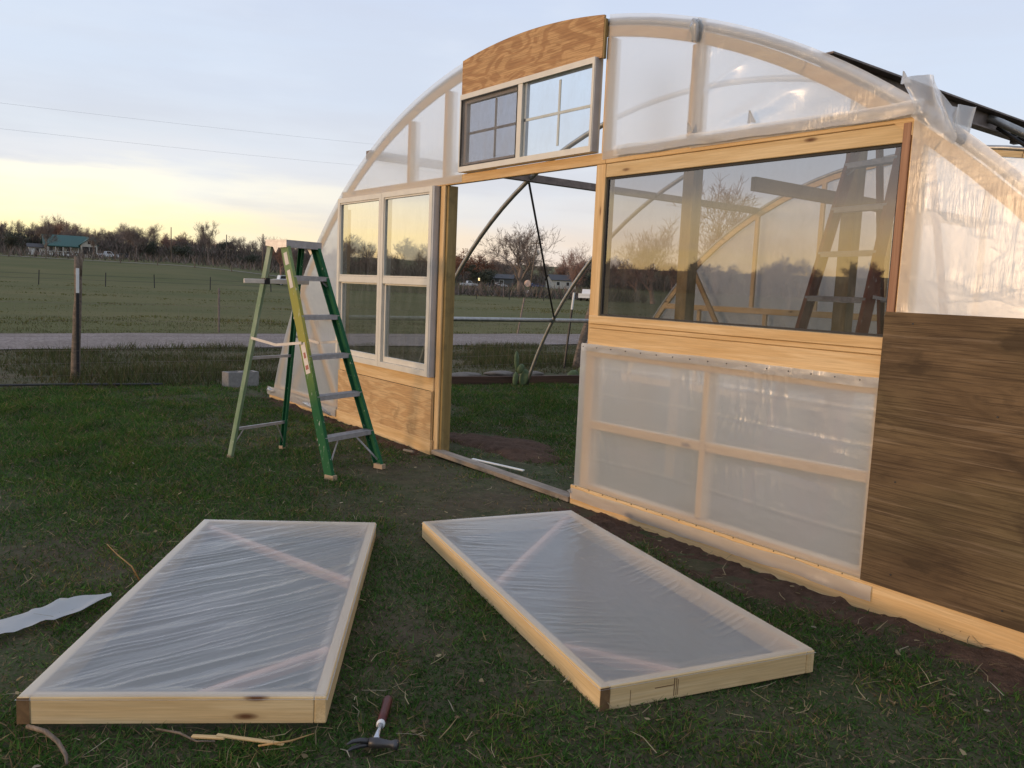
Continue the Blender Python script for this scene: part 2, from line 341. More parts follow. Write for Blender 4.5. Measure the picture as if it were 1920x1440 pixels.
def glass(name, tint, boost, rough=.0, dust=.04):
    t = NT(name); tp = t.n('ShaderNodeBsdfTransparent'); tp.inputs[0].default_value = (*tint, 1)
    g = t.n('ShaderNodeBsdfGlossy'); g.inputs['Roughness'].default_value = rough
    wob = t.noise(t.coord((1.5, 1.5, 1.5)), 1.6, 2, .5); t.put(g.inputs['Normal'], t.bump(wob, .004, .06))
    fr = t.n('ShaderNodeFresnel'); fr.inputs[0].default_value = 1.5
    ge = t.n('ShaderNodeNewGeometry'); fac = t.math('MULTIPLY', t.math('MULTIPLY', fr.outputs[0], boost), t.math('SUBTRACT', 1.0, ge.outputs['Backfacing']))
    m = t.n('ShaderNodeMixShader'); t.put(m.inputs[0], fac); t.put(m.inputs[1], tp.outputs[0]); t.put(m.inputs[2], g.outputs[0])
    d = t.n('ShaderNodeBsdfDiffuse'); d.inputs[0].default_value = (.5, .5, .48, 1)
    k = t.ramp(t.noise(t.coord((5, 5, 2)), 2.2, 6, .7), [(.4, dust * .4), (.75, dust * 2)])
    m2 = t.n('ShaderNodeMixShader'); t.put(m2.inputs[0], k); t.put(m2.inputs[1], m.outputs[0]); t.put(m2.inputs[2], d.outputs[0])
    return t.done(m2.outputs[0])
M['glass'] = glass('window_glass', (.76, .78, .75), 5.2)
M['glass_slider'] = glass('slider_glass', (.95, .97, .975), 1.0)
M['glass_dark'] = glass('grey_patio_glass', (.64, .64, .65), 3.8, dust=.04)
M['screen'] = glass('insect_screen', (.74, .73, .75), .05, .5, .10)

# ------------------------------------------------------------------ ground
def az_of(x, y): return np.degrees(np.arctan2(x - CAM.x, y - CAM.y))
def terrain(x, y):
    d = np.hypot(x - CAM.x, y - CAM.y); a = az_of(x, y)
    d0 = 85 + 115 * smooth(-76, -58, a); d0 = np.where(a < -100, 85 + 60 * smooth(-100, -150, a), d0)
    k = smooth(0, 60, d - d0) * np.maximum(d - d0, 0) * .031
    return np.where(d < 700, k, k) * 1.0
def lawn_relief(x, y):
    d = np.hypot(x - CAM.x, y - CAM.y); return (fbm(x * 1.1, y * 1.1, 3) - .47) * .05 * smooth(60, 12, d) - .012
def gz(x, y): return terrain(x, y) + lawn_relief(x, y)
radii = np.concatenate([[0.0], np.linspace(.4, 12, 100), np.geomspace(12.3, 60, 60), np.geomspace(62, 2500, 70)])
nA = 300; aa = np.linspace(0, 2 * np.pi, nA, endpoint=False)
gx = CAM.x + radii[:, None] * np.sin(aa)[None]; gy = CAM.y + radii[:, None] * np.cos(aa)[None]
V = np.stack([gx.ravel(), gy.ravel(), gz(gx, gy).ravel()], 1)
i = (np.arange(len(radii) - 1)[:, None] * nA + np.arange(nA)[None]); j = (np.arange(len(radii) - 1)[:, None] * nA + (np.arange(nA)[None] + 1) % nA)
F = np.stack([i.ravel(), j.ravel(), (j + nA).ravel(), (i + nA).ravel()], 1)[:, ::-1]
t = NT('lawn_and_pasture')
P = t.tc.outputs['Object']; sp = t.n('ShaderNodeSeparateXYZ'); t.put(sp.inputs[0], P)
n1 = t.noise(P, .9, 6, .6); n2 = t.noise(P, 9, 5, .65); n3 = t.noise(P, .05, 5, .6); n4 = t.noise(t.coord((.25, .03, .3)), 2, 6, .65)
soil = t.ramp(n2, [(.3, (.055, .040, .028)), (.7, (.105, .076, .053))])
lawn = t.ramp(n2, [(.3, (.028, .046, .016)), (.7, (.060, .085, .032))])
n5 = t.noise(P, 55, 4, .7); lawn = t.mix(t.ramp(n5, [(.48, 0), (.60, .8)]), lawn, t.mix(t.ramp(n5, [(.5, 0), (.75, 1)]), soil, (.16, .12, .08)))
lawn = t.mix(t.ramp(n1, [(.42, .08), (.62, .7)]), lawn, soil)
verge = t.mix(t.ramp(n1, [(.4, 0), (.65, 1)]), t.ramp(n2, [(.3, (.050, .052, .026)), (.7, (.095, .090, .048))]), (.110, .088, .055))
field = t.mix(t.ramp(n3, [(.38, 0), (.66, 1)]), t.ramp(n2, [(.3, (.068, .075, .024)), (.7, (.098, .102, .035))]), (.122, .110, .044))
field = t.mix(t.ramp(n4, [(.5, 0), (.7, .55)]), field, (.048, .058, .022))
edge = t.math('ADD', sp.outputs[0], t.math('MULTIPLY', n1, 1.0))
c = t.mix(t.ramp(t.math('MULTIPLY_ADD', edge, .1), [(0, 0), (1, 1)]), verge, lawn)
def step(lo, hi):
    q = t.n('ShaderNodeMapRange'); q.inputs[1].default_value = lo; q.inputs[2].default_value = hi; t.put(q.inputs[0], edge); return q.outputs[0]
c = t.mix(step(-5.2, -4.4), verge, lawn); c = t.mix(step(-15.2, -13.8), field, c)
tris('ground', V, F, t.done(t.bsdf(c, .95, 0, t.bump(n2, .03, .6), .15)), k=4)
tag(bpy.data.objects['ground'], kind='structure')
bpy.data.objects['ground'].data.polygons.foreach_set('use_smooth', [True] * len(F))

# gravel road, parallel to the far fence
t = NT('gravel'); P = t.tc.outputs['Object']
q = t.n('ShaderNodeTexVoronoi'); t.put(q.inputs[0], P); q.inputs['Scale'].default_value = 28
c = t.ramp(q.outputs['Color'], [(0, (.13, .105, .095)), (1, (.34, .29, .27))]); c = t.mix(t.ramp(t.noise(P, .6, 5, .6), [(.4, 0), (.7, .6)]), c, (.15, .12, .10))
M['gravel'] = t.done(t.bsdf(c, .9, 0, t.bump(q.outputs['Distance'], .02, .8), .2))
def road_fn(u, v):
    y = -260 + 560 * v; wob = .25 * (fbm(y * .8, u * 9, 5) - .5)
    x = -14.75 + 4.05 * u + wob * (np.abs(u - .5) > .4); return x, y, gz(x, y) + .02 + .05 * np.sin(u * np.pi)
o = sheet('gravel_road', road_fn, 10, 700, M['gravel']); tag(o, kind='structure')
def road2(u, v):
    a = np.array([-236., -40]); b = np.array([-60., 205]); p = a[0] + (b[0] - a[0]) * v; q = a[1] + (b[1] - a[1]) * v
    x = p - 3.2 * (u - .5) * .8; y = q + 3.2 * (u - .5) * .6; return x, y, gz(x, y) + .10
t = NT('pale_lane'); M['lane'] = t.done(t.bsdf(t.ramp(t.noise(t.tc.outputs['Object'], .5, 5), [(.3, (.19, .16, .12)), (.7, (.30, .26, .21))]), .9))
tag(sheet('far_lane', road2, 2, 200, M['lane']), kind='structure')

# turned soil along the base boards
t = NT('turned_soil'); P = t.tc.outputs['Object']; a = t.noise(P, 14, 6, .7); b = t.noise(P, 60, 4, .6)
M['soil'] = t.done(t.bsdf(t.ramp(a, [(.3, (.055, .033, .023)), (.7, (.125, .077, .054))]), .95, 0, t.bump(t.math('ADD', a, b), .02, .9), .15))
def soil_bank(name, x0, x1, y0, y1, h, seed):
    def fn(u, v):
        x = x0 + (x1 - x0) * u; y = y0 + (y1 - y0) * v
        prof = np.sin(np.clip(v * 1.08, 0, 1) * np.pi / 1.0 * .62) ** 1.4
        ends = smooth(0, .06, u) * smooth(1, .94, u)
        z = gz(x, y) - .03 + (h * (.45 + 1.1 * fbm(x * 2.6, y * 2, seed)) + .07 * (fbm(x * 14, y * 14, seed + 3, 3) - .45)) * prof * ends + .02 * ends
        return x, y + .10 * (fbm(x * 3, y * 0, seed + 9) - .5) * (1 - v), z
    tag(sheet(name, fn, int((x1 - x0) * 40), 24, M['soil']), kind='structure')
soil_bank('soil_bank', 1.70, 6.0, -.50, -.035, .022, 4)
soil_bank('soil_bank', -4.0, .05, -.30, -.035, .018, 8)
def mound(name, cx, cy, rx, ry, h, seed):
    def fn(u, v):
        a = u * 2 * np.pi; r = v; rr = 1 + 1.1 * (fbm(np.cos(a) * 2.2 + 5, np.sin(a) * 2.2 + 5, seed) - .5)
        x = cx + rx * r * rr * np.cos(a); y = cy + ry * r * rr * np.sin(a)
        return x, y, gz(x, y) + (h * (1 - r ** 2) + .03 * (fbm(x * 9, y * 9, seed) - .45)) * smooth(1, .7, r) - .012 * smooth(.85, 1, r) + .006
    tag(sheet(name, fn, 60, 16, M['soil']), kind='structure')
mound('soil_patch', -.05, .72, .80, .40, .03, 21); mound('soil_patch', .85, 1.6, .45, .13, .02, 22)

# ------------------------------------------------------------------ greenhouse
ACX, AR, ACZ = .99, 5.16, -1.94
ARCH_Y = (0.045, 1.93, 3.88, 5.90)
def az(x, r=AR): return ACZ + np.sqrt(np.maximum(r * r - (np.asarray(x, float) - ACX) ** 2, 1e-6))
G = thing('greenhouse', 'half-built arched greenhouse with wooden end wall, windows and clear plastic film', 'greenhouse')
A0 = math.acos(4.78 / AR)
def arch_pts(r, a0=None, a1=None, n=48, y=0):
    a0 = math.pi - A0 if a0 is None else a0; a1 = A0 if a1 is None else a1
    return [(ACX + r * math.cos(a0 + (a1 - a0) * k / n), y, ACZ + r * math.sin(a0 + (a1 - a0) * k / n)) for k in range(n + 1)]
for y in ARCH_Y: MB().tube(arch_pts(AR - .028, y=y), .026, 10).build('arch_pipe', M['galv'], G, True)
# lengthwise purlins: left, right, low left, low right
MB().box(-1.45, -1.36, 0, 5.95, 2.585, 2.66).build('purlin', M['steel'], G)
m = MB(); m.box(3.335, 3.345, .10, 5.95, 2.530, 2.655); m.box(3.345, 3.40, .10, 5.95, 2.645, 2.655); m.box(3.345, 3.40, .10, 5.95, 2.530, 2.540); m.build('purlin', M['steel'], G)
for k, x in enumerate((-3.25, 5.23)): MB().tube([(x, .03, .99), (x, 5.93, .99)], .03, 10).build('side_rail', M['galv'], G, True)
for a, b in (((-1.42, 1.95, 2.58), (-3.24, 3.93, .98)), ((3.39, 1.95, 2.56), (5.20, 3.93, .98)), ((3.385, 2.25, 2.55), (4.7, 3.8, 1.7))):
    MB().tube([a, b], .013, 8).build('brace_rod', M['blacksteel'], G, True)
MB().box(3.36, 3.40, 2.22, 2.28, 2.50, 2.57).build('rod_bracket', M['blacksteel'], G)

def wall_arch_boards(y0, y1, mat, cuts, a_lo, a_hi):
    """curved rib made of flat sawn lengths butted end to end"""
    for k in range(len(cuts) - 1):
        c0, c1 = cuts[k], cuts[k + 1]; n = 5; a0 = a_lo + (a_hi - a_lo) * c0; a1 = a_lo + (a_hi - a_lo) * c1 - .0012
        m = MB(); pts = []
        for q in range(n + 1):
            a = a0 + (a1 - a0) * q / n; ca, sa = math.cos(a), math.sin(a)
            for r in (AR - .058, AR - .122):
                for y in (y0, y1): pts.append((ACX + r * ca, y, ACZ + r * sa))
        f = []
        for q in range(n):
            o = q * 4; f += [(o, o + 4, o + 6, o + 2), (o + 1, o + 3, o + 7, o + 5), (o, o + 1, o + 5, o + 4), (o + 2, o + 6, o + 7, o + 3)]
        f += [(0, 2, 3, 1), (n * 4, n * 4 + 1, n * 4 + 3, n * 4 + 2)]
        m.add(pts, f).build('rib_board', mat if k % 3 else M['pine_pale'], G)
wall_arch_boards(.001, .018, M['pine'], [0, .11, .21, .33, .45, .55, .63, .70, .77, .86, 1], math.pi - A0, A0)
wall_arch_boards(5.86, 5.90, M['pine'], [0, .14, .3, .46, .58, .72, .85, 1], math.pi - A0, A0)

# --- front end wall members (front face near y = 0)
fb('base_board', -3.82, -.07, -.06, .10, -.034, -.004, M['pine'], G)
fb('base_board', 1.76, 5.74, -.06, .118, -.034, -.004, M['pine'], G)
board('threshold', (-.02, 0, .014), (1.76, 0, .014), .10, .036, M['greywood'], G, n=(0, 0, 1))
fb('door_post', -.071, .018, -.05, 2.235, .020, .109, M['treated'], G)
fb('post_trim', -.075, -.012, 0, 2.235, 0, .018, M['pine'], G)
fb('door_post', 1.812, 1.90, -.05, 2.235, .004, .093, M['pine'], G)
fb('header', -1.95, 1.898, 2.236, 2.306, 0, .038, M['pine'], G)
fb('header', 1.900, 3.955, 2.236, 2.316, 0, .038, M['pine'], G)
fb('head_trim', 1.902, 3.852, 2.150, 2.234, .006, .040, M['pine_pale'], G)
for x0, x1 in ((-.062, -.004), (-.652, -.594), (1.852, 1.892), (2.568, 2.628)):
    fb('stud', x0, x1, 2.308 if x1 < 1.9 else 2.318, float(az((x0 + x1) / 2, AR - .125)), .001, .09, M['pine'], G)
fb('stud', -1.972, -1.932, -.02, float(az(-1.95, AR - .13)), .001, .09, M['pine'], G)
fb('stud', -.12, -.078, -.02, 2.234, .022, .09, M['pine'], G)
fb('stud', 3.893, 3.952, -.02, 2.234, .001, .07, M['pine'], G)
fb('jamb', 3.853, 3.890, 1.268, 2.234, -.004, .060, M['redwood'], G)
fb('sill_cap', 1.842, 3.874, 1.214, 1.268, -.024, .06, M['pine'], G)
fb('sill_batten', 1.842, 3.870, 1.186, 1.212, -.016, .03, M['pine'], G)
fb('apron_board', 1.842, 3.868, 1.000, 1.184, -.010, .028, M['pine'], G)
fb('stud', 2.822, 2.866, .155, .998, -.010, .08, M['pine'], G)
fb('stud', 3.84, 3.875, .155, .998, -.010, .08, M['pine'], G)
board('mid_rail', (1.905, .010, .552), (2.820, .010, .571), .055, .04, M['pine'], G)
board('mid_rail', (2.868, .010, .574), (3.838, .010, .603), .055, .04, M['pine'], G)
fb('bottom_plate', 1.902, 3.89, .119, .150, -.010, .06, M['pine'], G)
fb('bottom_plate', -3.75, -1.975, .105, .15, .004, .06, M['pine'], G)
board('brace', (-2.98, .020, 1.34), (-2.00, .020, .16), .085, .036, M['pine'], G)
board('brace', (-2.56, .07, .98), (-3.22, .07, .16), .07, .036, M['pine'], G)
fb('rail', -3.22, -1.975, 1.0, 1.045, .012, .05, M['pine'], G)
fb('stud', 5.00, 5.045, .12, float(az(5.02, AR - .14)), .004, .09, M['pine'], G)
fb('rail', 3.955, 5.35, .66, .70, .01, .05, M['pine'], G)
# plywood
fb('sill_board', -1.91, -.08, .520, .638, -.014, .02, M['pine'], G)
fb('lower_plywood', -1.915, -.082, .015, .518, -.030, -.018, M['ply_low'], G, .0015)
fb('batten', -.118, -.082, .015, .53, -.016, -.002, M['pine'], G)
board('weathered_plywood', (3.875, -.044, .755), (5.09, -.044, .755), 1.266, .016, M['ply_old'], G, bev=.0015)['label'] = 'dark weathered plywood sheet at right of the end wall'
for x, z in ((4.02, .19), (4.5, .185), (4.95, .19), (4.0, .62), (4.6, .70), (4.01, 1.34), (4.55, 1.335), (4.4, .98)):
    MB().tube([(x, -.0545, z), (x, -.0515, z)], .0045, 8).build('screw_head', M['blacksteel'], G)
pts = [(.232, 2.905)] + [(1.845, 2.892)] + [(x, float(az(x, AR + .004))) for x in np.linspace(1.845, .232, 22)]
MB().prism(pts, -.028, -.012).build('arched_plywood', M['ply_top'], G)
bpy.data.objects['arched_plywood'].data.materials.append(M['ply_top'])
fb('plywood_edge_batten', 1.848, 1.864, 2.885, 3.128, -.030, -.008, M['treated'], G)

# --- big fixed patio pane
gw = MB().frame(1.903, 3.851, 1.270, 2.148, .014, .012, .010, .012, .018, .038).build('fixed_window', M['gasket'], G)
MB().box(1.917, 3.839, .026, .031, 1.280, 2.136).build('pane', M['glass_dark'], gw)
# --- pair of single-hung windows, left of the door
def hung(x0, x1, z0, z1):
    f = MB().frame(x0, x1, z0, z1, .045, .045, .050, .045, -.058, .03).build('window', M['vinyl'], G)
    zm = (z0 + z1) / 2 + .005
    MB().box(x0 + .046, x1 - .046, -.052, -.012, zm - .028, zm + .030).build('meeting_rail', M['vinyl'], f)
    MB().frame(x0 + .047, x1 - .047, z0 + .052, zm - .030, .028, .020, .048, .012, -.030, .0).build('lower_sash', M['vinyl'], f)
    MB().frame(x0 + .047, x1 - .047, zm + .032, z1 - .047, .012, .012, .012, .014, -.050, -.020).build('upper_sash', M['vinyl'], f)
    MB().box(x0 + .06, x1 - .06, -.036, -.032, zm + .045, z1 - .062).build('pane', M['glass'], f)
    MB().box(x0 + .076, x1 - .068, -.016, -.012, z0 + .101, zm - .043).build('pane', M['glass'], f)
    MB().box(x0 + .0462, x0 + .062, -.010, .026, z0 + .052, zm - .03).build('track', M['vinyl_grey'], f)
    return f
hung(-1.930, -1.012, .642, 2.235); w2 = hung(-1.008, -.118, .642, 2.235)
MB().box(-.1175, -.092, -.054, -.002, .640, 2.236).build('side_flashing', M['vinyl_grey'], w2)
# --- horizontal slider over the door
sl = MB().frame(.252, 1.806, 2.312, 2.902, .014, .020, .040, .038, -.054, .02).build('slider_window', M['vinyl'], G)
MB().box(1.0, 1.050, -.050, .0, 2.353, 2.863).build('mullion', M['vinyl'], sl)
MB().frame(.267, .998, 2.353, 2.863, .010, .008, .008, .008, -.052, -.042).build('screen_frame', M['gasket'], sl)
MB().box(.278, .989, -.048, -.046, 2.362, 2.854).build('insect_screen', M['screen'], sl)
MB().frame(.285, .998, 2.353, 2.863, .03, .004, .030, .030, -.028, .005).build('sash', M['vinyl'], sl)
for x0, x1, y0 in ((.316, .993, -.014), (1.052, 1.785, -.034)):
    MB().box(x0, x1, y0, y0 + .004, 2.384 if y0 > -.02 else 2.353, 2.832 if y0 > -.02 else 2.863).build('pane', M['glass_slider'], sl)
    xm = (x0 + x1) / 2 + .02
    MB().box(xm - .009, xm + .009, y0 + .006, y0 + .014, 2.393, 2.826).build('muntin', M['vinyl'], sl)
    MB().box(x0 + .001, xm - .010, y0 + .006, y0 + .014, 2.60, 2.618).build('muntin', M['vinyl'], sl); MB().box(xm + .010, x1 - .001, y0 + .006, y0 + .014, 2.60, 2.618).build('muntin', M['vinyl'], sl)
MB().box(1.0505, 1.078, -.028, -.002, 2.353, 2.863).build('sash_stile', M['vinyl_grey'], sl)
MB().box(1.8062, 1.813, -.050, -.001, 2.316, 2.898).build('side_flashing', M['vinyl_grey'], sl)

# --- plastic film on the front wall
def folds(x, z, seed, diag=0., k=1.0):
    a = x + diag * z
    r = fbm(a * 7, z * 1.0 + 4, seed, 2); q = fbm(a * 1.7, z * .8, seed + 7, 2)
    return k * (.006 * np.abs(r - .38) + .014 * (q - .38))
def wall_film(name, x0, x1, zb, zt, seed, diag=0., k=1.0, nu=90, nv=70, y0=-.002, extra=None, px=(), pz=()):
    def fn(u, v):
        x = x0 + (x1 - x0) * u; b = zb(x) if callable(zb) else zb; t = zt(x) if callable(zt) else zt; z = b + (t - b) * v
        pin = smooth(0, .05, u) * smooth(1, .95, u) * smooth(0, .05, v) * smooth(1, .95, v)
        pin = pin * smooth(AR - .125, AR - .22, np.hypot(x - ACX, z - ACZ))
        for a, b in px: pin = pin * smooth(.0, .09, np.maximum(a - x, x - b))
        for a, b in pz: pin = pin * smooth(.0, .09, np.maximum(a - z, z - b))
        y = y0 - folds(x, z, seed, diag, k) * (.02 + .98 * pin)
        if extra is not None: y = y + extra(x, z) * (.12 + .88 * pin)
        return x, y, z
    return sheet(name, fn, nu, nv, M['film'], G)
arcz = lambda x: az(x, AR + .010)
wall_film('plastic_film', -3.80, -1.935, .05, arcz, 3, .2, 1.3, 60, 80, px=((-1.98, -1.93),), pz=((.0, .15), (1.0, 1.045)))
wall_film('plastic_film', -1.97, .236, 2.245, arcz, 5, -.25, .8, 130, 60, y0=-.003, px=((-.062, -.004), (-.652, -.594), (-1.98, -1.93)), pz=((2.2, 2.31),))
wall_film('plastic_film', 1.868, 2.66, 2.262, arcz, 9, .1, .9, 60, 70, y0=-.003, px=((1.852, 1.892), (2.568, 2.628)), pz=((2.2, 2.318),))
def ccf(x, z):   # long gathered folds fanning from the stud towards the upper right
    d = (z - 2.25) - .42 * (x - 2.55); return -.018 * (1 - np.abs(2 * vn(d * 9 + .5 * x, x * 1.1, 31) - 1)) ** 2 * (.4 + fbm(x * 2, z * 2, 32, 2)) * smooth(2.63, 2.75, x) * smooth(3.75, 3.1, x) * smooth(2.30, 2.40, z)
wall_film('plastic_film', 2.60, 3.985, 2.255, arcz, 13, .3, 1.1, 150, 80, y0=-.006, extra=ccf, px=((2.568, 2.628), (3.893, 3.952)), pz=((2.2, 2.318),))
wall_film('plastic_film', 3.90, 5.745, lambda x: np.where(x < 5.05, 1.36, np.maximum(.10, 1.36 - (x - 5.05) * 3)), lambda x: np.minimum(arcz(x), np.maximum(arcz(x), .12)), 17, .1, .8, 110, 80, y0=-.003, px=((3.893, 3.952), (5.0, 5.045)))
def crease(x, z):
    c = 0
    for zz in (.33, .76, .93): c = c - .0022 * np.exp(-((z - zz - .01 * np.sin(x * 3)) / .008) ** 2)
    n = 1 - np.abs(2 * vn(x * 26 + z * 4, z * 1.8, 91) - 1); m2 = 1 - np.abs(2 * vn(x * 34 - z * 6, z * 2.2 + 5, 92) - 1)
    top = smooth(.70, .98, z) * smooth(1.06, 1.0, z); mid = smooth(.20, .50, z) * smooth(.60, .55, z); up = smooth(.58, .64, z) * smooth(.92, .7, z)
    return c - .0045 * n ** 3 * (top + .8 * mid) * smooth(.35, .6, fbm(x * 2.2, z * 0 + 3, 93, 2)) - .005 * m2 ** 3 * up * smooth(.4, .6, fbm(x * 2, z * 0 + 8, 94, 2))
wall_film('plastic_film', 1.772, 3.908, lambda x: .050 + .018 * (fbm(x * 3, x * 0, 4) - .5), lambda x: 1.078 + .014 * (fbm(x * 4, x * 0 + 2, 6) - .5), 23, .12, 1.1, 260, 110, y0=-.013, extra=crease, px=((1.78, 1.90), (2.822, 2.866)), pz=((.0, .15), (.54, .605), (1.0, 1.1)))
# doubled hem strips where the film is folded and stapled
def hem(x0, x1, z0, z1, y, seed):
    sheet('film_hem', lambda u, v: (x0 + (x1 - x0) * u, y - .010 * fbm((x0 + (x1 - x0) * u) * 9, v * 2, seed) , z0 + (z1 - z0) * v + .02 * (fbm((x0 + (x1 - x0) * u) * 4, v * 0 + 1, seed) - .5)), 80, 5, M['film'], G)
hem(1.775, 3.93, .032, .105, -.038, 3); hem(1.80, 3.90, 1.035, 1.085, -.026, 5); hem(-3.86, -1.93, .02, .12, -.038, 6); hem(2.0, 3.95, 2.262, 2.325, -.028, 8)
hem(-3.86, -1.93, .03, .10, -.045, 12)
# staples along the film edges (joined: far too small to pick apart)
st = MB()
for x in np.arange(1.83, 3.9, .13):
    for z in (.118, 1.060): st.box(x, x + .0014, -.050, -.042, z, z + .006)
o = st.build('staple_rows', M['blacksteel'], G); o['kind'] = 'stuff'
# loose flap of film over the arch and little torn tabs
def flap(u, v):
    x = 3.90 + .20 * u + .02 * np.sin(v * 5); z = az(x, AR) - .07 + .22 * v * (.5 + .5 * np.sin(u * 2.6 + .3)); y = -.03 - .05 * np.sin(u * 8 + v * 2) * v - .03 * fbm(u * 5, v * 5, 2); return x, y, z
sheet('film_flap', flap, 24, 18, M['film'], G)
def flap2(u, v):
    x = 4.02 + .10 * u; z = az(x, AR) - .08 + .20 * v * (.7 + .3 * u); y = .03 + .04 * np.sin(u * 9) * v + .04 * v; return x, y, z
sheet('film_flap', flap2, 18, 14, M['film'], G)
for x, z, s in ((3.04, 2.335, .05), (3.86, 2.40, .04), (2.62, 2.34, .04)):
    sheet('torn_tab', lambda u, v, x=x, z=z, s=s: (x + s * (u - .5) * (1.1 - v), -.035 - .025 * v + .01 * np.sin(u * 9), z + s * 1.2 * v), 5, 5, M['film_scrap'], G)
# bunched film at the lower-left corner and down the cut edge of the pane
def bunch(name, pts, r, seed):
    m = MB(); m.tube(pts, r, 10); o = m.build(name, M['film'], G, True)
    for v in o.data.vertices: v.co += Vector((random.uniform(-1, 1), random.uniform(-1, 1), random.uniform(-1, 1))) * .012
bunch('film_bunch', [(-3.86, -.02, .08), (-3.80, -.045, .085), (-3.72, -.045, .07), (-3.6, -.04, .08)], [.012, .024, .022, .012], 1)
bunch('film_bunch', [(-2.75, -.05, .07), (-2.5, -.055, .06), (-2.3, -.05, .07), (-2.05, -.05, .03)], [.010, .022, .024, .010], 2)
bunch('film_bunch', [(2.60, -.02, 2.955), (2.602, -.035, 2.91), (2.605, -.03, 2.84)], [.025, .030, .012], 3)
bunch('film_bunch', [(1.78, -.02, .05), (1.77, -.03, .08), (1.775, -.02, .11)], [.008, .022, .01], 4)

# --- back end wall: film, studs, rail, brace
yb = 5.93
for x0, x1 in ((-1.34, -1.28), (-.36, -.30), (.55, .61), (1.62, 1.68), (2.6, 2.66), (3.6, 3.66)):
    fb('stud', x0, x1, 1.30 if x0 < 2 else .1, float(az((x0 + x1) / 2, AR - .125)), 5.82, 5.858, M['pine'], G)
fb('back_rail', -2.9, 4.9, 1.215, 1.295, 5.80, 5.84, M['pine'], G)
fb('back_rail', -3.75, 5.7, .02, .12, 5.82, 5.858, M['pine'], G)
for x in (-2.25, -1.1, .1, 1.4): fb('stud', x, x + .06, .122, 1.213, 5.815, 5.855, M['pine'], G)
board('brace', (-2.42, 5.78, 1.92), (-1.55, 5.78, .6), .07, .036, M['pine_dull'], G)
sheet('back_film', lambda u, v: (-3.74 + 9.46 * u, yb + folds(-3.74 + 9.46 * u, v * 3, 41, .2, 1.2), .02 + (az(-3.74 + 9.46 * u, AR - .02) - .02) * v), 160, 60, M['film'], G)
# --- timber props inside
for x, y in ((1.56, 1.22), (2.50, 1.86)):
    board('prop_post', (x, y, -.05), (x, y, 3.0), .105, .105, M['treated'], G, n=(0, -1, 0))
board('prop_beam', (2.40, .85, 2.165), (2.40, 4.2, 2.165), .09, .04, M['treated'], G, n=(1, 0, 0))

# ------------------------------------------------------------------ door leaves lying on the grass
LEAF_L, LEAF_W = 2.03, .945
def leaf(label, ox, oy, th, znear, zfar, seed, braces, wr):
    R = thing('door_leaf', label, 'door', (ox, oy, 0), th, 'plastic-covered door leaves on the grass')
    T, Hh = .038, .089
    tilt = (zfar - znear) / LEAF_L
    def bd(nm, x0, y0, x1, y1, mat, wd=Hh, n=None, dz=0):
        a = Vector((x0, y0, znear - Hh / 2 + y0 * tilt + dz)); b = Vector((x1, y1, znear - Hh / 2 + y1 * tilt + dz))
        d = (b - a).normalized(); nn = n or Vector((-d.y, d.x, 0))
        return board(nm, a, b, wd, T, mat, R, n=nn)
    mm = M['pine_pale']
    bd('stile', T / 2, 0, T / 2, LEAF_L, mm); bd('stile', LEAF_W - T / 2, 0, LEAF_W - T / 2, LEAF_L, mm)
    bd('rail', T + .001, T / 2, LEAF_W - T - .001, T / 2, mm); bd('rail', T + .001, LEAF_L - T / 2, LEAF_W - T - .001, LEAF_L - T / 2, mm)
    for (x0, y0), (x1, y1) in braces: bd('brace', x0, y0, x1, y1, M['brace_pink'], .034, Vector((0, 0, 1)), .013)
    bd('end_grain', T / 2, -.0016, T / 2, -.0002, M['endgrain'], Hh - .004)
    def fn(u, v):
        x = -.004 + (LEAF_W + .008) * u; y = -.004 + (LEAF_L + .008) * v
        edge = np.minimum(np.minimum(x, LEAF_W - x), np.minimum(y, LEAF_L - y)); ins = smooth(.036, .085, edge); on = smooth(.0, .035, edge)
        sag = -.005 * ins * np.sin(np.clip(x / LEAF_W, 0, 1) * np.pi) * np.sin(np.clip(y / LEAF_L, 0, 1) * np.pi)
        z = znear + y * tilt + .0035 + sag + wr(x, y) * ins - .012 * (1 - on) * (edge < .004) + .0015 * fbm(x * 30, y * 12, seed + 5)
        return x, y, z
    sheet('plastic_film', fn, 190, 380, M['film_door'], R)
    return R
def ridge(n): return 1 - np.abs(2 * n - 1)
def wr_a(x, y):   # tight diagonal pull wrinkles right across the panel
    d = y * .80 - x * .60 + .05 * fbm(x * 3, y * 3, 78, 3); e = y * .60 + x * .80
    w = .75 * ridge(vn(d * 15, e * 1.1, 70)) ** 2 * fbm(d * 5, e * 2, 73, 2) + .45 * ridge(vn(d * 34, e * 2.0, 71)) ** 2 * fbm(d * 7 + 3, e * 3, 74, 2) + .18 * ridge(vn(d * 80, e * 4, 75)) * fbm(d * 9, e * 5, 76, 2)
    return .034 * w - .0145 + .0012 * fbm(x * 40, y * 40, 79, 2)
def wr_b(x, y):   # puckers fanning in from both long edges, slack middle
    k1 = smooth(.50, .04, x); k2 = smooth(.55, .93, x); a = y + .35 * x + .06 * fbm(x * 3, y * 3, 84, 3); b = y - .45 * x + .06 * fbm(x * 3, y * 3, 85, 3)
    w = k1 * (.7 * ridge(vn(a * 21, x * 3, 80)) ** 2 + .4 * ridge(vn(a * 44, x * 5, 86)) ** 2) * (.3 + fbm(y * 3, x * 2, 87, 2)) + k2 * (.6 * ridge(vn(b * 26, x * 4, 81)) ** 2 + .3 * ridge(vn(b * 52, x * 6, 88)) ** 2) * (.2 + fbm(y * 4, x * 2, 89, 2))
    return .010 * w - .0055 + .0014 * fbm(x * 36, y * 36, 83, 2) + .004 * fbm(x * 4, y * 4, 82, 3)
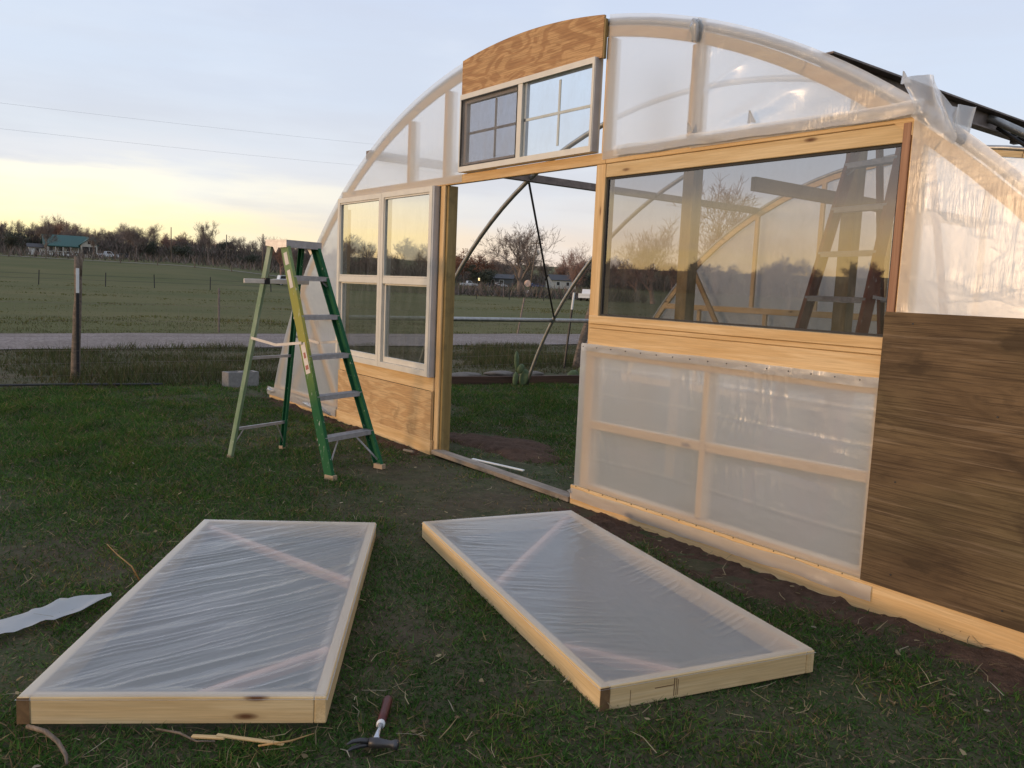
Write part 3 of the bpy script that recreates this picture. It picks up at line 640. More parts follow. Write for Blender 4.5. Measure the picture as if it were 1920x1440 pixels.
leaf('door frame covered in diagonally wrinkled plastic, lying nearest the ladder', 3.052, -3.411, 1.013, .099, .078, 50,
     [((.05, 1.95), (.90, 1.12)), ((.53, .05), (.90, .40))], wr_a)
RL = leaf('door frame covered in plastic, lying beside the greenhouse base board', 3.961, -1.798, 1.337, .087, .094, 60,
     [((.05, 1.05), (.89, 1.97)), ((.05, .37), (.35, .05))], wr_b)

for x0, x1, z0, z1 in ((.300, .303, .010, .078), (.309, .311, .012, .076), (.316, .318, .012, .070), (.12, .1215, .015, .06), (.22, .30, .050, .053)):
    MB().box(x0, x1, -.0012, -.0002, z0, z1).build('grade_stamp', M['endgrain'], RL)

# ------------------------------------------------------------------ stepladders
def rail_c(m, foot, top, web, fl, out, front, th=.004):
    """C-channel side rail from foot to top: web faces 'out', flanges inwards"""
    foot = Vector(foot); top = Vector(top); out = Vector(out); ax = (top - foot).normalized(); fr = Vector(front); fr = (fr - ax * fr.dot(ax)).normalized(); o = (out - ax * out.dot(ax)); o = (o - fr * o.dot(fr)).normalized()
    h = web / 2
    prof = [(-h, 0), (h, 0), (h, -fl), (h - th, -fl), (h - th, -th), (-h + th, -th), (-h + th, -fl), (-h, -fl)]
    v = [foot + fr * a + o * b for a, b in prof] + [top + fr * a + o * b for a, b in prof]; n = 8
    m.add(v, [tuple(range(n))[::-1], tuple(range(n, 2 * n))] + [(i, (i + 1) % n, (i + 1) % n + n, i + n) for i in range(n)]); return m
def bar(m, a, b, wd, th, n):
    a = Vector(a); b = Vector(b); X = (b - a).normalized(); n = Vector(n); Z = (n - X * n.dot(X)).normalized(); Y = Z.cross(X)
    v = [p + Y * s * wd / 2 + Z * q * th / 2 for p in (a, b) for s, q in ((-1, -1), (1, -1), (1, 1), (-1, 1))]
    return m.add(v, [(0, 3, 2, 1), (4, 5, 6, 7), (0, 1, 5, 4), (1, 2, 6, 5), (2, 3, 7, 6), (3, 0, 4, 7)])
def stepladder(label, loc, rz, H, ff, fr_, tf, tr, wb, wt, nsteps, rails, cap_mat, step0, dstep, marks):
    """local +x is the climbing side, y across"""
    R = thing('stepladder', label, 'ladder', loc, rz)
    def fl(z, s): k = z / (H - .03); return Vector((ff + (tf - ff) * k, s * (wb + (wt - wb) * k), z))
    def rl(z, s): k = z / (H - .03); return Vector((fr_ + (tr - fr_) * k, s * (wb + (wt - wb) * k), z))
    for s in (-1, 1):
        o = rail_c(MB(), fl(.012, s), fl(H - .035, s), .075, .030, (0, s, 0), (1, 0, 0)).build('front_rail', rails[0] if s < 0 else rails[1], R)
        bm = MB(); f0 = fl(0, s); bm.box(f0.x - .04, f0.x + .045, f0.y - .035 * (s > 0) - .004, f0.y + .035 * (s < 0) + .004, -.006, .03); bm.build('foot', M['rubber'], o)
        if marks and s < 0:
            for z0, z1, mt, ww in ((1.53, 1.62, 'sticker', .022), (1.36, 1.49, 'sticker', .020), (.74, .96, 'sticker', .027)):
                a, b = fl(z0, s), fl(z1, s); a.y -= .0012; b.y -= .0012; bar(MB(), a, b, ww * 1.7, .001, (0, 1, 0)).build('sticker', M[mt], o)
            for z0, z1, ww in ((.77, .80, .03), (.85, .89, .02)):
                a, b = fl(z0, s), fl(z1, s); a.y -= .0024; b.y -= .0024; bar(MB(), a, b, ww, .001, (0, 1, 0)).build('sticker_print', M['sticker_red'], o)
        o2 = rail_c(MB(), rl(.012, s), rl(H - .04, s), .042, .026, (0, s, 0), (1, 0, 0)).build('rear_rail', rails[2] if s < 0 else rails[1], R)
        f0 = rl(0, s); MB().box(f0.x - .022, f0.x + .022, f0.y - .028 * (s > 0) - .003, f0.y + .028 * (s < 0) + .003, -.006, .02).build('foot', M['rubber'], o2)
    for k in range(nsteps):
        z = step0 + dstep * k; a, b = fl(z, -1), fl(z, 1); xo = a.x
        m = MB(); m.box(xo - .044, xo + .042, a.y + .006, b.y - .006, z - .004, z); m.box(xo + .036, xo + .042, a.y + .006, b.y - .006, z - .034, z - .0045); m.box(xo - .044, xo - .040, a.y + .006, b.y - .006, z - .030, z - .0045)
        for q in range(6): m.box(xo - .036 + q * .0125, xo - .032 + q * .0125, a.y + .01, b.y - .01, z + .0002, z + .0022)
        o = m.build('step', M['alu'], R)
        if k in (0, nsteps - 1):
            for s in (-1, 1):
                if k == 0: p, q = Vector((xo, s * .07, z - .006)), fl(.06, s); q.y -= s * .012
                else: p, q = Vector((xo, s * .11, z - .006)), fl(z - .075, s); q.y -= s * .012
                bar(MB(), p, q, .014, .003, (1, 0, 0)).build('step_brace', M['alu'], o)
    for z in ((.23, .80) if H < 2 else (.25, .85, 1.45, 1.95)):
        a, b = rl(z, -1), rl(z, 1); bar(MB(), a + Vector((0, .004, 0)), b - Vector((0, .004, 0)), .022, .016, (1, 0, 0)).build('rear_bar', M['alu'], R)
        if z < .3: bar(MB(), a + Vector((0, .10, 0)), rl(.06, -1) + Vector((0, .006, 0)), .010, .003, (1, 0, 0)).build('rear_brace', M['alu'], R); bar(MB(), b - Vector((0, .10, 0)), rl(.06, 1) - Vector((0, .006, 0)), .010, .003, (1, 0, 0)).build('rear_brace', M['alu'], R)
    for s in (-1, 1):
        z = H * .56; a, b = rl(z, s), fl(z, s); mid = (a + b) / 2 + Vector((0, 0, -.035)); off = Vector((0, s * .006, 0))
        bar(MB(), a + off, mid + off, .020, .004, (0, 1, 0)).build('spreader', M['sticker'], R); bar(MB(), mid + off * 1.8, b + off * 1.8, .020, .004, (0, 1, 0)).build('spreader', M['sticker'], R)
    # moulded top cap with skirts and gusset ears
    x0, x1 = tr - .035, tf + .045; m = MB(); m.box(x0, x1, -wt - .012, wt + .012, H - .012, H)
    m.box(x1 - .006, x1, -wt - .012, wt + .012, H - .055, H - .0125); m.box(x0, x0 + .006, -wt - .012, wt + .012, H - .045, H - .0125)
    for s in (-1, 1):
        yy = (s * (wt + .012), s * (wt + .006)); m.prism([(x0, H - .0125), (x0, H - .045), ((x0 + x1) / 2 - .03, H - .055), ((x0 + x1) / 2, H - .10), ((x0 + x1) / 2 + .03, H - .06), (x1 - .006, H - .055), (x1 - .006, H - .0125)], min(yy), max(yy))
    m.build('top_cap', cap_mat, R)
    return R
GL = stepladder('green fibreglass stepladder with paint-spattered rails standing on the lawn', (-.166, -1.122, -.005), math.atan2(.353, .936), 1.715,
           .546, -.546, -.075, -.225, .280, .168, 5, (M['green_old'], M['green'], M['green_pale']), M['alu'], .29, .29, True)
OL = stepladder('tall brown fibreglass stepladder inside the greenhouse behind the big pane', (2.98, 1.50, -.005), math.atan2(-.973, -.23), 2.62,
           .70, -.55, .10, -.05, .34, .20, 8, (M['orange'], M['orange'], M['orange']), M['alu'], .30, .29, False)
# wooden strip with a clamp laid through the ladder under its top step
th = math.atan2(.353, .936)
ST = thing('wooden_strip', 'short pale wooden strip with a dark clamp stuck through the green stepladder', 'strip', (-.166, -1.122, 0), th)
board('strip', (-.235, -.40, 1.392), (-.115, .13, 1.398), .034, .018, M['sticker'], ST, n=(1, 0, 0))
MB().box(-.225, -.175, -.245, -.205, 1.372, 1.420).build('clamp', M['blacksteel'], ST)

# ------------------------------------------------------------------ small things on the grass
def grd(x, y): return float(gz(np.array(x), np.array(y)))
# hammer
hz = grd(3.66, -2.47) + .03
HM = thing('hammer', 'claw hammer with maroon grip and steel head lying on the grass', 'hammer', (3.758, -2.545, hz), math.atan2(-2.359 + 2.545, 3.506 - 3.758))
MB().tube([(.035, 0, .004), (.09, 0, .003), (.135, 0, .002)], [.011, .008, .010], 8).build('shank', M['chrome'], HM, True)
MB().tube([(.130, 0, .002), (.140, 0, .002), (.147, 0, .002)], [.0135, .0145, .013], 10).build('collar', M['plasticwhite'], HM, True)
g = MB().tube([(.148, 0, .002), (.19, 0, .001), (.24, 0, 0), (.29, 0, 0), (.305, 0, 0)], [.0135, .0150, .0145, .0165, .014], 12).build('grip', M['hammer_grip'], HM, True)
MB().tube([(.3055, 0, 0), (.312, 0, 0)], [.0145, .010], 12).build('end_cap', M['blacksteel'], g, True)
hd = MB().tube([(.012, -.072, .006), (.014, -.060, .006), (.016, -.050, .006), (.018, -.030, .006), (.020, -.005, .006), (.02, .018, .006)], [.0155, .0155, .0105, .0125, .0165, .0150], 12).build('head', M['hammer_steel'], HM, True)
m = MB()
for s in (-1, 1): m.tube([(.02, .016, .006 + s * .004), (.016, .045, .006 + s * .009), (.006, .068, .004 + s * .011), (-.010, .082, .002 + s * .012)], [.010, .008, .006, .003], 8)
m.build('claw', M['hammer_steel'], HM, True)
# offcut of white film
def scrap(u, v):
    px = 2.42 - .36 * u; py = -4.05 + 1.10 * u; wdt = .19 * (1 - .7 * smooth(.86, 1, u)) * (1 + .25 * (fbm(u * 5, u * 0, 44) - .5)); x = px + wdt * (v - .35); y = py - wdt * (v - .35) * .10
    return x, y, gz(x, y) + .028 + .018 * fbm(u * 8, v * 2.2, 90, 3) + .035 * np.abs(fbm(u * 16 + v * 5, v * 4, 91, 2) - .37) + .005 * np.sin(u * 17 + v * 5)
tag(sheet('plastic_offcut', scrap, 70, 14, M['film_scrap']), 'long white strip of cut plastic film lying on the grass at the left', 'plastic strip')
def stick(name, label, cat, pts, r, mat, n=7):
    m = MB().tube(pts, r, n); return tag(m.build(name, mat, None, True), label, cat)
z0 = grd(3.5, -2.9)
o = board('split_lath', (3.405, -2.985, z0 + .030), (3.475, -2.905, z0 + .034), .014, .010, M['pine_pale'], n=(0, 0, 1)); tag(o, 'pale splintered lath end lying in front of the left door frame', 'wood scrap')
o = board('split_lath', (3.455, -2.925, z0 + .040), (3.600, -2.768, z0 + .032), .013, .009, M['pine_pale'], n=(0, 0, 1)); tag(o, 'longer splintered lath lying in front of the left door frame', 'wood scrap')
stick('curved_stick', 'curved brown stick under the near left corner of the door frame', 'stick', [(3.12, -3.39, .03), (3.20, -3.352, .04), (3.268, -3.330, .035), (3.335, -3.318, .02), (3.37, -3.322, .012)], [.007, .0075, .007, .006, .004], M['barkwood'])
stick('twig', 'dark forked twig on the grass between the lath and the door frame', 'stick', [(3.33, -3.07, .025), (3.40, -3.02, .03), (3.47, -2.99, .028), (3.52, -2.95, .04)], [.003, .004, .003, .002], M['barkwood'])
stick('dry_weed', 'thin dry weed stem lying near the bottom edge of the picture', 'stick', [(3.58, -2.84, .02), (3.63, -2.76, .035), (3.62, -2.68, .03)], [.003, .003, .0015], M['pine_dull'])
stick('dry_reed', 'thin upright dry reed on the lawn left of the first door frame', 'reed', [(1.92, -2.80, .0), (1.90, -2.83, .07), (1.86, -2.88, .12), (1.83, -2.92, .17)], [.0035, .003, .0025, .0015], M['pine_dull'])
o = board('white_lath', (.44, .06, grd(.44, .06) + .05), (.945, .20, grd(.94, .2) + .03), .026, .012, M['white'], n=(0, 0, 1)); tag(o, 'white painted lath lying across the doorway threshold', 'lath')
o = board('wood_scrap', (-.20, -.215, grd(-.2, -.2) + .035), (-.085, -.185, grd(-.1, -.2) + .035), .02, .016, M['greywood'], n=(0, 0, 1)); tag(o, 'small wood scrap on the soil below the low plywood', 'wood scrap')
# concrete block beside the corner of the greenhouse
CB = thing('concrete_block', 'grey concrete block standing on the lawn edge behind the ladder', 'block', (-4.90, -.02, grd(-4.9, 0) - .01), rad(97))
m = MB(); zt = .20
for x0, x1, y0, y1 in ((-.21, .21, -.095, -.062), (-.21, .21, .062, .095), (-.21, -.175, -.0615, .0615), (.175, .21, -.0615, .0615), (-.018, .018, -.0615, .0615)): m.box(x0, x1, y0, y1, 0, zt)
m.build('block', M['concrete'], CB)
# black pipe on the lawn edge
stick('drip_pipe', 'black plastic pipe lying along the far edge of the lawn', 'pipe', [(x, y, grd(x, y) + .03) for x, y in ((-5.75, -5), (-5.50, -2.9), (-5.38, -2.0), (-5.15, -1.3), (-5.08, -.95))], .015, M['gasket'])
# bed edging timbers and rubble line beyond the doorway
for k, (a, b) in enumerate((((-4.30, 2.2), (-3.98, 3.85)), ((-3.97, 3.88), (-3.75, 5.2)))):
    o = board('edging_timber', (*a, grd(*a) + .06), (*b, grd(*b) + .06), .13, .05, M['edging'], n=(1, 0, 0)); tag(o, ('red-brown edging board beyond the doorway, nearer the left post', 'red-brown edging board beyond the doorway, behind the cactus')[k], 'board')
for k, (x, y, s) in enumerate(((-5.0, 2.9, .28), (-4.95, 3.5, .34), (-4.9, 4.2, .3), (-4.7, 4.7, .25))):
    bm = bmesh.new(); bmesh.ops.create_icosphere(bm, subdivisions=3, radius=1)
    for v in bm.verts: v.co *= 1 + .5 * (float(fbm(v.co.x * 1.5 + k * 3 + 9, v.co.y * 1.5 + v.co.z + 9, 5)) - .5); v.co = Vector((v.co.x * s * .5, v.co.y * s, v.co.z * .05))
    me = bpy.data.meshes.new('rubble_stone'); bm.to_mesh(me); bm.free(); o = link('rubble_stone', me, M['stone'], None, True); o.location = (x, y, grd(x, y) + .04)
    tag(o, ('leftmost of the low grey stones beyond the edging board', 'low grey stone left of the tall cactus beyond the edging board', 'low grey stone just right of the tall cactus', 'rightmost of the low grey stones beyond the edging board')[k], 'stone', 'stones beyond the doorway')
# prickly pears
def pear(label, x, y, pads):
    R = thing('prickly_pear', label, 'cactus', (x, y, grd(x, y)))
    for cx, cy, cz, wd, h, tilt, yaw in pads:
        bm = bmesh.new(); bmesh.ops.create_icosphere(bm, subdivisions=2, radius=1)
        for v in bm.verts: k = .75 + .25 * (v.co.z + 1) / 2; v.co = Vector((v.co.x * wd / 2 * k, v.co.y * .018, v.co.z * h / 2))
        bmesh.ops.rotate(bm, verts=bm.verts, cent=(0, 0, -h / 2), matrix=Matrix.Rotation(rad(tilt), 3, 'Y')); bmesh.ops.rotate(bm, verts=bm.verts, cent=(0, 0, 0), matrix=Matrix.Rotation(rad(yaw), 3, 'Z'))
        bmesh.ops.translate(bm, verts=bm.verts, vec=(cx, cy, cz + h / 2)); me = bpy.data.meshes.new('pad'); bm.to_mesh(me); bm.free(); link('pad', me, M['cactus'], R, True)
pear('tall prickly pear cactus with upright pads beyond the doorway', -3.78, 3.72, [(-.02, -.04, -.02, .10, .24, 6, 60), (0, -.02, .20, .085, .32, -3, 70), (.0, .08, -.02, .17, .28, 12, 40), (.02, .0, .18, .12, .16, 20, 60)])
pear('low spreading prickly pear cactus beside the leaning post', -4.1, 5.5, [(0, -.10, -.02, .26, .30, -14, 50), (0, .16, .0, .24, .26, 14, 60), (.05, .05, .16, .30, .34, 4, 70), (-.05, -.30, -.02, .24, .20, -30, 60), (0, .38, -.02, .2, .2, 25, 60)])

# ------------------------------------------------------------------ fences
def P2(u, d):
    """ground point seen at photo column u, d metres away"""
    r = Fw + Rr * ((u - 960) / 1548.07); a = math.atan2(r.x, r.y); x = CAM.x + d * math.sin(a); y = CAM.y + d * math.cos(a); return x, y
def face_cam(x, y): return math.atan2(CAM.y - y, CAM.x - x) + math.pi / 2
def wood_post(label, x, y, h, lean, r, seed):
    n = 9; pts = []; rs = []
    for k in range(n + 1):
        q = k / n; pts.append((lean[0] * q + .03 * (float(fbm(q * 5, seed, seed)) - .5), lean[1] * q + .05 * (float(fbm(q * 4, seed + 3, seed)) - .5), -.05 + (h + .05) * q)); rs.append(r * (1.15 - .35 * q) * (1 + .25 * (float(fbm(q * 9, seed + 7, 2)) - .5)))
    R = thing('wooden_fence_post', label, 'fence post', (x, y, grd(x, y)))
    MB().tube(pts, rs, 11).build('post', M['barkwood'], R, True)
    top = Vector(pts[-1])
    MB().tube([top + Vector((.02, .02, -.25)), top + Vector((.03, .035, -.05)), top + Vector((.03, .03, .03))], [r * .5, r * .4, r * .12], 6).build('splinter', M['barkwood'], R, True)
    return R
def t_post(label, x, y, h, lean=(0, 0), white=.35, group=None, sc=1.0, mat='blacksteel'):
    R = thing('metal_fence_post', label, 'fence post', (x, y, grd(x, y)), 0, group)
    m = MB(); a = Vector((0, 0, -.05)); b = Vector((lean[0], lean[1], h)); k = 1 - white / h if white else 1; c = a + (b - a) * k
    def tee(m, p, q): bar(m, p, q, .038 * sc, .006 * sc, (1, .3, 0)); bar(m, p - Vector((.017, .005, 0)) * sc, q - Vector((.017, .005, 0)) * sc, .006 * sc, .028 * sc, (1, .3, 0)); return m
    o = tee(m, a, c).build('shaft', M[mat], R)
    if white: tee(MB(), c, b).build('white_tip', M['white'], R)
    for z in np.arange(.15, h - white, .12):
        p = a + (b - a) * ((z + .05) / (h + .05)); MB().box(p.x + .004 * sc, p.x + .014 * sc, p.y - .012 * sc, p.y + .012 * sc, p.z, p.z + .012).build('stud_nub', M[mat], R) if sc >= 1 and h > 1.2 and z < 1.2 else None
    return R
wood_post('weathered grey wooden fence post with a split top at the left of the lawn', -5.94, -1.80, 1.60, (0, .05), .052, 3)
t_post('black steel fence post with white tip in front of the split wooden post', -5.80, -1.80, 1.45, (0, .02), .30)
wood_post('rough leaning wooden fence post seen at the right of the doorway', -5.65, 6.50, 1.45, (0, .42), .075, 8)
t_post('black steel fence post with white tip beside the leaning wooden post', -5.67, 6.24, 1.40, (.0, .16), .30)
t_post('dark steel post across the gravel road, left of the ladder', -15.5, 3.02, 1.12, (0, 0), 0, sc=1.3, mat='steel')
t_post('tilted dark steel post across the gravel road, seen through the doorway', -14.95, 12.2, 1.15, (0, .22), 0, sc=1.3, mat='steel')
W = thing('wire_fence', 'thin woven wire fence along the near side of the gravel road', 'fence', (-5.8, 2.0, 0))
for k, z in enumerate((.10, .26, .42, .60, .80, 1.02)):
    MB().tube([(0 + .02 * math.sin(q * 1.7 + k), -16 + q * 1.6, z + grd(-5.8, -14 + q * 1.6) - .02 * math.sin(q * math.pi / 2.5) ** 2) for q in range(21)], .0013, 4, False).build('wire', M['steel'], W)
m = MB()
for y in np.arange(-16, 16, .16): m.box(-.0007, .0007, y, y + .0014, grd(-5.8, y + 2) + .06, 1.02 + grd(-5.8, y + 2))
o = m.build('stay_wires', M['steel'], W); o['kind'] = 'stuff'
FF = thing('pasture_fence', 'thin wire fence on slender posts crossing the far pasture', 'fence', (-78, 20, 0))
me = None
for k in range(34):
    y = -60 + k * 5.2 + random.uniform(-1, 1); xx = random.uniform(-.6, .6)
    o = bar(MB(), (xx, y, -.1), (xx + random.uniform(-.08, .08), y + random.uniform(-.08, .08), 1.28), .075, .07, (1, 0, 0)).build('post', M['blacksteel'], FF); o.location.z = grd(-78 + xx, 20 + y)
for z in (.55, .95): MB().tube([(0, -62 + q * 6, z + grd(-78, -42 + q * 6)) for q in range(32)], .012, 3, False).build('wire', M['blacksteel'], FF)
R2 = thing('lane_fence', 'row of short wooden posts along the pale far lane', 'fence', (-150, 80, 0))
for k in range(40):
    v = k / 39; a = (-228 + 165 * v, -36 + 233 * v); x = a[0] + 3.2; y = a[1] - 2.4
    o = bar(MB(), (0, 0, -.2), (random.uniform(-.1, .1), random.uniform(-.1, .1), 1.35), .16, .16, (1, 0, 0)).build('post', M['barkwood'], R2); o.location = (x + 150, y - 80, grd(x, y))

# ------------------------------------------------------------------ trees
def make_tree(seed, H=10., spread=.5, levels=5, trunk_h=.25, r0=.20, twig_r=.014, kids=(4, 4, 4, 5), up=.35, lean=0):
    """bare tree: returns (trunk verts/faces, branches verts/faces) built from tapering three-sided limbs"""
    R = random.Random(seed); segs = [[], []]
    def grow(p, d, ln, r, lv):
        n = 4 if lv == 0 else 3 if lv < 3 else 2; q = p.copy(); dd = d.copy(); rr = r; nodes = [(p.copy(), r)]
        for k in range(n):
            dd = (dd + Vector((R.uniform(-1, 1), R.uniform(-1, 1), R.uniform(-.6, 1))) * (.12 + .07 * lv) + Vector((0, 0, up * .12))).normalized()
            q2 = q + dd * (ln / n); r2 = max(twig_r * .6, rr * (.86 if lv == 0 else .78)); segs[0 if lv == 0 else 1].append((q, q2, rr, r2)); q = q2; rr = r2; nodes.append((q.copy(), rr))
        if lv >= levels: return
        kk = kids[min(lv, len(kids) - 1)]
        for k in range(kk + R.randint(0, 1)):
            i = n if k == 0 else R.randint(max(1, n // 2), n); bp, br = nodes[i]
            a = R.uniform(0, 2 * math.pi); t = dd.orthogonal().normalized(); s = dd.cross(t); sp = spread * R.uniform(.6, 1.5) * (.5 if k == 0 else 1)
            nd = (dd + (t * math.cos(a) + s * math.sin(a)) * sp * 1.2 + Vector((0, 0, up * .3))).normalized()
            grow(bp, nd, ln * R.uniform(.58, .82), max(twig_r, br * R.uniform(.55, .75)), lv + 1)
    grow(Vector((0, 0, -.3)), Vector((lean, 0, 1)).normalized(), H * trunk_h + .3, r0, 0)
    def build(sg, k=3):
        A = np.array([s[0] for s in sg]); B = np.array([s[1] for s in sg]); ra = np.array([s[2] for s in sg])[:, None]; rb = np.array([s[3] for s in sg])[:, None]
        T = B - A; T /= np.linalg.norm(T, axis=1, keepdims=True) + 1e-9; U = np.cross(T, [.31, .17, .93]); U /= np.linalg.norm(U, axis=1, keepdims=True) + 1e-9; Wv = np.cross(T, U)
        ring = lambda Pt, rr: [Pt + (U * math.cos(2 * math.pi * i / k) + Wv * math.sin(2 * math.pi * i / k)) * rr for i in range(k)]
        V = np.stack(ring(A, ra) + ring(B, rb), 1).reshape(-1, 3); o = np.arange(len(sg))[:, None] * 2 * k
        F = np.concatenate([o + np.array([[i, (i + 1) % k, (i + 1) % k + k, i + k]]) for i in range(k)])
        return V, F
    V1, F1 = build(segs[0], 6); V2, F2 = build(segs[1], 3); s = H / max(V2[:, 2].max(), 1e-3)
    V1[:, :3] *= s; V2[:, :3] *= s; return (V1, F1), (V2, F2)
def tree_meshes(seed, mat, **k):
    (a, fa), (b, fb_) = make_tree(seed, **k); t = tris('trunk', a, fa, None, k=4); c = tris('crown', b, fb_, None, k=4); r = (t.data, c.data)
    for o in (t, c): o.data.materials.append(mat); bpy.data.objects.remove(o)
    return r
def put_tree(meshes, name, label, x, y, s, rz, group=None, parts=('trunk', 'crown')):
    R = thing(name, label, 'tree', (x, y, grd(x, y)), rz, group); R.scale = (s * random.uniform(.9, 1.15), s * random.uniform(.9, 1.15), s)
    for me, nm in zip(meshes, parts):
        o = bpy.data.objects.new(nm, me); COL.objects.link(o); o.parent = R
    return R
B = M['bark']; Br = M['bark_sunlit']
PROT = [tree_meshes(1, B, spread=.55), tree_meshes(2, B, spread=.70, kids=(5, 4, 4, 5)), tree_meshes(3, Br, spread=.8, trunk_h=.2, kids=(5, 5, 4, 4)), tree_meshes(4, B, spread=.45, trunk_h=.32), tree_meshes(5, Br, spread=.65, trunk_h=.18, kids=(6, 4, 4, 5)), tree_meshes(6, B, spread=.9, trunk_h=.22, kids=(4, 5, 5, 4))]
BIG = tree_meshes(21, B, spread=.75, trunk_h=.32, r0=.42, kids=(4, 4, 4, 4), up=.2, twig_r=.018)
REDS = [tree_meshes(31, Br, spread=.75, trunk_h=.22, r0=.26, kids=(4, 4, 4, 4), up=.45, twig_r=.012), tree_meshes(32, Br, spread=.85, trunk_h=.2, r0=.26, kids=(4, 4, 4, 4), up=.35, twig_r=.012)]
# leafy crowns (cedars and one still holding brown leaves): many small leaf faces through the volume
def leafy(seed, mat, H=8, wd=5, n=2600, ls=.34):
    R = np.random.default_rng(seed); c = R.normal(size=(26, 3)) * [wd * .22, wd * .22, H * .2] + [0, 0, H * .55]; c[:, 2] = np.clip(c[:, 2], H * .18, H * .92)
    p = c[R.integers(0, 26, n)] + R.normal(size=(n, 3)) * [wd * .10, wd * .10, H * .06]; p[:, 2] = np.clip(p[:, 2], .15, H)
    a = R.normal(size=(n, 3)); b = R.normal(size=(n, 3)); a /= np.linalg.norm(a, axis=1, keepdims=True); b /= np.linalg.norm(b, axis=1, keepdims=True)
    V = np.stack([p - a * ls * .6, p + b * ls * .45, p + a * ls * .6, p - b * ls * .45], 1).reshape(-1, 3); F = np.arange(n * 4).reshape(-1, 4)
    t = MB().tube([(0, 0, -.3), (0.05, 0, H * .4), (0, .1, H * .8)], [.18, .12, .04], 6).build('trunk', M['bark']); k = tris('crown', V, F, mat, k=4); r = (t.data, k.data)
    bpy.data.objects.remove(t); bpy.data.objects.remove(k); return r
EV = [leafy(1, M['evergreen'], 6.5, 6), leafy(2, M['evergreen'], 8, 7, 3000)]; RU = leafy(3, M['rustleaf'], 9, 8, 3000, .3); RU2 = leafy(7, M['rustleaf'], 8, 7, 2400, .28)
trs = random.Random(5)
for k in range(66):      # tree line behind the left pasture
    u = -260 + k * 14.5 + trs.uniform(-9, 9); d = trs.uniform(246, 300); x, y = P2(u, d); h = trs.uniform(.62, .92) * (1.15 if trs.random() < .15 else 1)
    put_tree(PROT[trs.randrange(6)], 'bare_tree', 'bare winter tree in the dark tree line behind the left pasture', x, y, h, trs.uniform(0, 6), 'trees behind the left pasture')
x, y = P2(392, 238); put_tree(PROT[3], 'bare_tree', 'tallest bare tree of the left tree line with a crooked trunk', x, y, 1.18, 1.0)
x, y = P2(258, 240); put_tree(PROT[5], 'bare_tree', 'spreading bare tree rising right of the white pickup', x, y, .95, 2.0)
x, y = P2(110, 252); put_tree(PROT[4], 'bare_tree', 'reddish round bare tree rising behind the teal-roofed house', x, y, 1.08, .4)
x, y = P2(94, 222); put_tree(PROT[0], 'bare_tree', 'thin bare tree in front of the teal-roofed house at its left end', x, y, .95, 3.0)
x, y = P2(178, 226); put_tree(PROT[3], 'bare_tree', 'thin bare tree in front of the porch of the teal-roofed house', x, y, .75, 4.2)
x, y = P2(525, 175); put_tree(PROT[2], 'bare_tree', 'wide round bare tree directly behind the top of the green ladder', x, y, .86, .7)
x, y = P2(566, 178); put_tree(PROT[5], 'bare_tree', 'bare tree just right of the green ladder top', x, y, .82, 1.9)
for k, u in enumerate((-60, 30, 60, 285, 340, 420, 470, 560)):
    x, y = P2(u, trs.uniform(236, 262)); put_tree(EV[k % 2], 'evergreen_tree', 'dark evergreen bush at the foot of the left tree line', x, y, trs.uniform(.55, .85), trs.uniform(0, 6), 'evergreens in the left tree line')
for k in range(40):      # beyond the lane, seen through the doorway and past the greenhouse
    u = 600 + k * 24 + trs.uniform(-12, 12); d = trs.uniform(262, 330); x, y = P2(u, d)
    put_tree(PROT[trs.randrange(6)], 'bare_tree', 'bare winter tree in the tree line beyond the doorway', x, y, trs.uniform(.85, 1.25), trs.uniform(0, 6), 'trees beyond the lane')
x, y = P2(967, 200); put_tree(BIG, 'bare_tree', 'big old bare tree with heavy broken limbs centred in the doorway', x, y, 1.78, 2.2)
x, y = P2(1066, 150); put_tree(REDS[0], 'bare_tree', 'many-stemmed bare tree at the right edge of the doorway', x, y, 1.06, 1.2)
x, y = P2(862, 262); put_tree(RU, 'leafy_tree', 'rust-brown leafy tree at the left edge of the doorway', x, y, 1.25, 0)
x, y = P2(898, 268); put_tree(RU2, 'leafy_tree', 'brown leafy tree behind the small grey house', x, y, 1.35, 2)
for k, (u, s) in enumerate(((905, .95), (885, .8), (930, .7), (1075, 1.0), (1100, .9))): x, y = P2(u, 255 + 4 * k); put_tree(EV[k % 2], 'evergreen_tree', 'dark evergreen tree behind the houses in the doorway', x, y, s, k, 'evergreens behind the far houses')
for k, (u, d, s) in enumerate(((1215, 128, 1.36), (1330, 122, 1.85), (1395, 132, 1.75), (1180, 150, 1.1), (1470, 140, 1.2))):
    x, y = P2(u, d); put_tree(REDS[k % 2], 'bare_tree', ('tall reddish bare tree seen through the left of the big pane', 'tallest reddish bare tree seen through the middle of the big pane', 'reddish bare tree right of the tallest one behind the pane', 'smaller reddish bare tree at the left edge of the big pane', 'reddish bare tree hidden behind the back film')[k], x, y, s, k * 1.3)
for k in range(64):      # tree line to the west, mirrored in the panes
    a = rad(-97 - k * 1.15 + trs.uniform(-.5, .5)); d = trs.uniform(190, 250) if k > 12 else 235; x = CAM.x + d * math.sin(a); y = CAM.y + d * math.cos(a)
    put_tree(PROT[trs.randrange(6)], 'bare_tree', 'bare tree of the western tree line mirrored in the window panes', x, y, trs.uniform(.65, 1.1), trs.uniform(0, 6), 'western trees')
